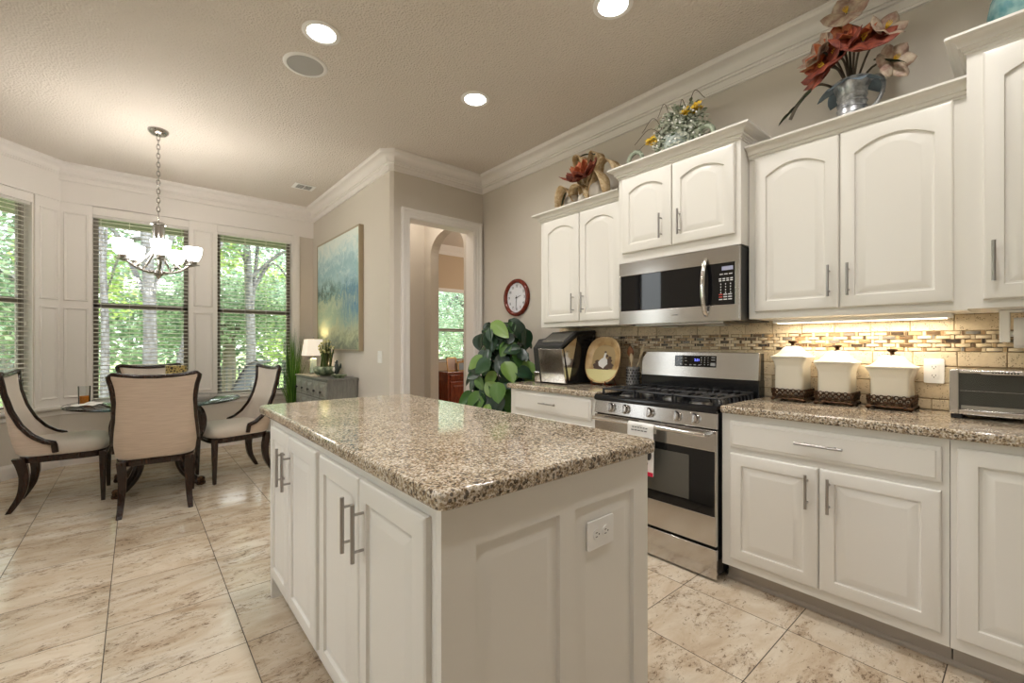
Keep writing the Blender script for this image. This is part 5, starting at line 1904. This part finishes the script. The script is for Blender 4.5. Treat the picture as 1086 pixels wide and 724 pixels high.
w.build('pale_gourds', principled('pale_gourd', lin(196, 188, 176), .5), pa, smooth=60)

w = MB(); w.lathe([(.05, 0), (.06, .01), (.11, .07), (.13, .14), (.12, .20), (.085, .24), (.08, .26), (.09, .275), (.08, .275), (.07, .25), (.001, .22)], (2.76, .0, 2.487), 32)
tag(w.build('teal_vase', M_teal, None, smooth=60), 'pale teal pottery vase cut by the top edge, on the tall wall cabinet', 'vase')

# ================================================================== far room: credenza with framed photographs
cz = thing('credenza', 'dark cherry credenza in the far room seen through the archway', 'cabinet', (4.9, 6.85, 0))
Mz = FY(4.15, 6.62, 0)
MB(Mz).box(0, 1.6, .02, .74, -.5, 0).build('body', M_cherry, cz, bevel=.003)
MB(Mz).box(-.02, 1.62, .74, .77, -.52, .02).build('top', M_cherry, cz, bevel=.004)
for k in range(3):
    w = MB(Mz); w.box(.04 + .52 * k, .52 + .52 * k, .63, .72, 0, .015); dd = w.build('drawer', M_cherry, cz, bevel=.003)
    w = MB(Mz); w.tube([(.24 + .52 * k, .675, .02), (.28 + .52 * k, .667, .03), (.32 + .52 * k, .675, .02)], .004, 6); w.build('handle', M_bronze, dd)
    w = MB(Mz @ Matrix.Translation((.04 + .52 * k, .06, 0))); door_panel(w, .48, .54, 0); w.build('door', M_cherry, cz)
mats_ph = [principled('photo_a', lin(150, 120, 100), .3), principled('photo_b', lin(110, 120, 130), .3), principled('photo_c', lin(180, 160, 130), .3)]
for k, (x, y, s_, lab) in enumerate(((4.36, 6.80, 1.25, 'largest gold photo frame on the credenza, at its left end'), (4.52, 6.74, .85, 'small gold photo frame in front of the large one on the credenza'),
                                    (4.68, 6.80, 1.0, 'gold photo frame in the middle of the credenza'), (4.86, 6.76, .9, 'gold photo frame at the right of the group on the credenza'))):
    t = thing('photo_frame', lab, 'photo frame', (x, y, .77), 'photo frames on the credenza')
    Mf_ = T(x, y, .772, 0, radians(-10)) @ FY(0, 0, 0)
    w = MB(Mf_)
    W2, H2 = .085 * s_, .20 * s_
    for a, b, c, d in ((-W2, -W2 + .018, 0, H2), (W2 - .018, W2, 0, H2), (-W2, W2, 0, .018), (-W2, W2, H2 - .018, H2)): w.box(a, b, c, d, 0, .012)
    w.build('frame', principled('gold_frame', lin(150, 112, 60), .35, .6), t)
    MB(Mf_).box(-W2 + .015, W2 - .015, .015, H2 - .015, .001, .006).build('photo', mats_ph[k % 3], t)

# ================================================================== outdoors
GZ = -.30
struct('ground', MB().box(-60, 60, 6.66, 90, GZ - .2, GZ), M_lawn)
struct('ground_side', MB().box(-60, -2.06, -40, 6.655, GZ - .2, GZ), M_patio)  # unseen ground, made pale stone instead of lawn to keep bounce light neutral
struct('path', MB().box(-3, 5, 6.9, 9.2, GZ, GZ + .03), M_patio)


def tree(lab, x, y, trunk_r, trunk_h, crown, nleaf, mat, lean=(0, 0), bark=None, seed=1, leaf_s=.17, z0=GZ):
    rr = random.Random(seed)
    t = thing('tree', lab, 'tree', (x, y, z0), 'trees in the garden')
    w = MB()
    P_ = bez([(x, y, z0), (x + lean[0] * .4 + .05, y + lean[1] * .4, z0 + trunk_h * .45), (x + lean[0], y + lean[1], z0 + trunk_h)], 6)
    w.tube(P_, [trunk_r * (1.15 - .5 * i / len(P_)) for i in range(len(P_))], 12)
    tip = P_[-1]
    for (cx2, cy2, cz2, r2, rz2) in crown:
        w.tube(bez([P_[len(P_) // 2 + rr.randint(0, 4)], (tip + Vector((x + cx2, y + cy2, cz2))) / 2, (x + cx2, y + cy2, cz2)], 4), [trunk_r * .4] * 4 + [trunk_r * .2] * 5, 6)
    w.build('trunk', bark or M_bark, t, smooth=60)
    w = MB()
    tot = sum(c[3] ** 2 for c in crown)
    for (cx2, cy2, cz2, r2, rz2) in crown:
        for k in range(int(nleaf * r2 ** 2 / tot)):
            v_ = Vector((rr.gauss(0, 1), rr.gauss(0, 1), rr.gauss(0, 1))).normalized() * (rr.random() ** .45)
            p = Vector((x + cx2 + v_.x * r2, y + cy2 + v_.y * r2, cz2 + v_.z * rz2))
            a = Vector((rr.uniform(-1, 1), rr.uniform(-1, 1), rr.uniform(-.7, .7))).normalized()
            b = a.cross(Vector((rr.uniform(-1, 1), rr.uniform(-1, 1), rr.uniform(-1, 1)))).normalized()
            s_ = leaf_s * rr.uniform(.5, 1.2)
            w.f([w.v(p - a * s_), w.v(p + b * s_ * .45), w.v(p + a * s_), w.v(p - b * s_ * .45)])
    w.build('foliage', mat, t, recalc=False)
    return t


tree('grey-trunked tree close behind the window with the chandelier', .16, 10.0, .105, 4.2, [(-1.0, 1.6, 2.9, .9, .6), (-.6, 1.4, 2.2, .6, .5), (-.3, 1.0, 4.4, 1.5, .9), (1.0, 1.6, 3.2, .8, .5)], 5200, M_leafA, (-.05, 0), seed=3, leaf_s=.06)
tree('leaning grey tree beside the close trunk', .42, 10.3, .09, 4.0, [(1.6, .8, 4.4, 1.2, .9), (.9, 1.2, 3.6, .7, .5)], 2600, M_leafC, (.75, .2), seed=4, leaf_s=.06)
tree('pale trunk tree at the left of the chandelier window', -.42, 10.0, .06, 4.0, [(-.5, .8, 4.0, 1.0, .8), (.2, .8, 4.6, .9, .6)], 2400, M_leafB, (-.05, 0), seed=5, leaf_s=.06)
tree('tree with a loose crown filling the window beside the grass plant', 2.15, 12.5, .11, 4.4, [(-1.0, 0, 3.6, 1.0, .6), (.6, .3, 4.2, 1.2, .8), (2.0, .4, 3.4, .9, .6), (1.2, .4, 2.6, .7, .35)], 5200, M_leafC, (-.1, 0), seed=6, leaf_s=.065)
tree('dark round tree low behind the fence', 2.0, 15.0, .18, 2.4, [(-.6, 0, 2.1, 1.6, 1.1), (.9, .3, 2.3, 1.4, 1.1)], 7000, M_leafB, (0, 0), M_bark2, seed=7, leaf_s=.085)
tree('broad green tree far behind the chandelier window', -1.6, 16.0, .25, 4.0, [(-1.8, 0, 2.4, 2.2, 1.9), (.8, .5, 2.2, 2.2, 1.9), (0, .5, 5.2, 2.2, 1.2)], 8000, M_leafB, seed=8, leaf_s=.11)
tree('tree seen through the angled window at the left edge', -4.2, 12.0, .2, 3.6, [(-.8, 0, 2.4, 1.8, 1.6), (.8, .3, 3.2, 1.7, 1.4), (0, .3, 4.8, 2.2, 1.4)], 8000, M_leafC, seed=9, leaf_s=.08)
tree('tall broad tree at the right end of the garden', 6.5, 17.0, .25, 4.6, [(-1.6, 0, 4.2, 2.2, 1.6), (1.0, .5, 4.8, 2.4, 1.8)], 3600, M_leafC, seed=10, leaf_s=.11)
tree('tree outside the far room window', 8.6, 12.5, .2, 3.6, [(-.8, 0, 2.4, 1.8, 1.8), (.9, .3, 3.4, 1.8, 1.6)], 7000, M_leafC, seed=11, leaf_s=.08)
for k, (x, y, r_) in enumerate(((-9, 20, 3.4), (-3.6, 24, 3.2), (1.6, 25, 3.0), (6.2, 26, 2.8), (11, 25, 3.8), (16, 22, 3.8), (-9, 13, 2.4), (-14, 6.5, 2.6))):
    tree(('background tree standing in the row across the lawn' if y > 9 else 'garden tree outside the left wall windows'), x, y, .25, 3.5, [(0, 0, 2.6, r_ * .8, 2.4), (r_ * .4, .3, 4.6, r_ * .6, 1.8), (-r_ * .4, .3, 4.4, r_ * .6, 1.8)], 4200, (M_leafA, M_leafC, M_leafC)[k % 3], seed=20 + k, leaf_s=.17)
# hedge behind the lawn closes the view
w = MB()
rr = random.Random(44)
for k in range(7000):
    a = rr.uniform(-14, 22)
    p = Vector((a, 31 + rr.uniform(-.8, .8), GZ + rr.uniform(0, 1) ** .8 * 3.6))
    u_ = Vector((rr.uniform(-1, 1), rr.uniform(-1, 1), rr.uniform(-.7, .7))).normalized()
    v_ = u_.cross(Vector((rr.uniform(-1, 1), rr.uniform(-1, 1), rr.uniform(-1, 1)))).normalized()
    s_ = rr.uniform(.15, .34)
    w.f([w.v(p - u_ * s_), w.v(p + v_ * s_ * .5), w.v(p + u_ * s_), w.v(p - v_ * s_ * .5)])
tag(w.build('hedge', M_leafB, None, recalc=False), 'long green hedge closing the garden behind the trees', 'hedge')

# iron fence beyond the window by the grass plant
fn = thing('iron_fence', 'low black iron picket fence in the garden beyond the right bay window', 'fence', (2.6, 11.0, GZ))
w = MB()
x = .8
while x < 6.2:
    w.box(x - .012, x + .012, 10.99, 11.01, GZ, .80)
    x += .11
w.build('pickets', M_ironf, fn)
MB().box(.75, 6.2, 10.985, 11.015, .72, .75).build('top_rail', M_ironf, fn)
MB().box(.75, 6.2, 10.985, 11.015, GZ + .08, GZ + .11).build('bottom_rail', M_ironf, fn)
for x in (.75, 2.6, 4.4, 6.2): MB().box(x - .03, x + .03, 10.97, 11.03, GZ, .86).build('post', M_ironf, fn)
# patio chair outside the window
pc = thing('patio_chair', 'grey high-backed patio chair standing outside the right bay window', 'chair', (1.25, 8.2, GZ))
w = MB()
def sl(u, v):
    P_ = [(0, .40), (.09, .58), (.19, .78), (.29, .94), (.42, 1.0)]
    i = min(int(v * 4), 3); f_ = v * 4 - i
    return (1.06 + .27 * u + P_[i][0] * (1 - f_) + P_[i + 1][0] * f_, 8.05 + .36 * u, P_[i][1] * (1 - f_) + P_[i + 1][1] * f_)
w.grid(sl, 6, 17); w.build('back_sling', principled('grey_sling', lin(104, 110, 122), .8), pc, smooth=60, solid=.02)
w = MB()
for u_ in (0, 1):
    w.tube([sl(u_, k / 8) for k in range(9)], .016, 8)
    bx, by = sl(u_, 0)[:2]
    w.tube([(bx, by, .40), (bx - .42, by + .30, .34), (bx - .44, by + .31, GZ + .03)], .016, 8)
    w.tube([(bx, by, .42), (bx + .08, by - .06, GZ + .03)], .016, 8)
w.build('frame', M_blackm, pc, smooth=50)
w = MB()
c0, c1 = Vector(sl(0, 0)), Vector(sl(1, 0)); dv = Vector((-.40, .29, -.05))
w.loops([[c0, c1, c1 + dv, c0 + dv], [p + Vector((0, 0, .03)) for p in (c0, c1, c1 + dv, c0 + dv)]])
w.build('seat', principled('grey_seat', lin(104, 110, 122), .8), pc)
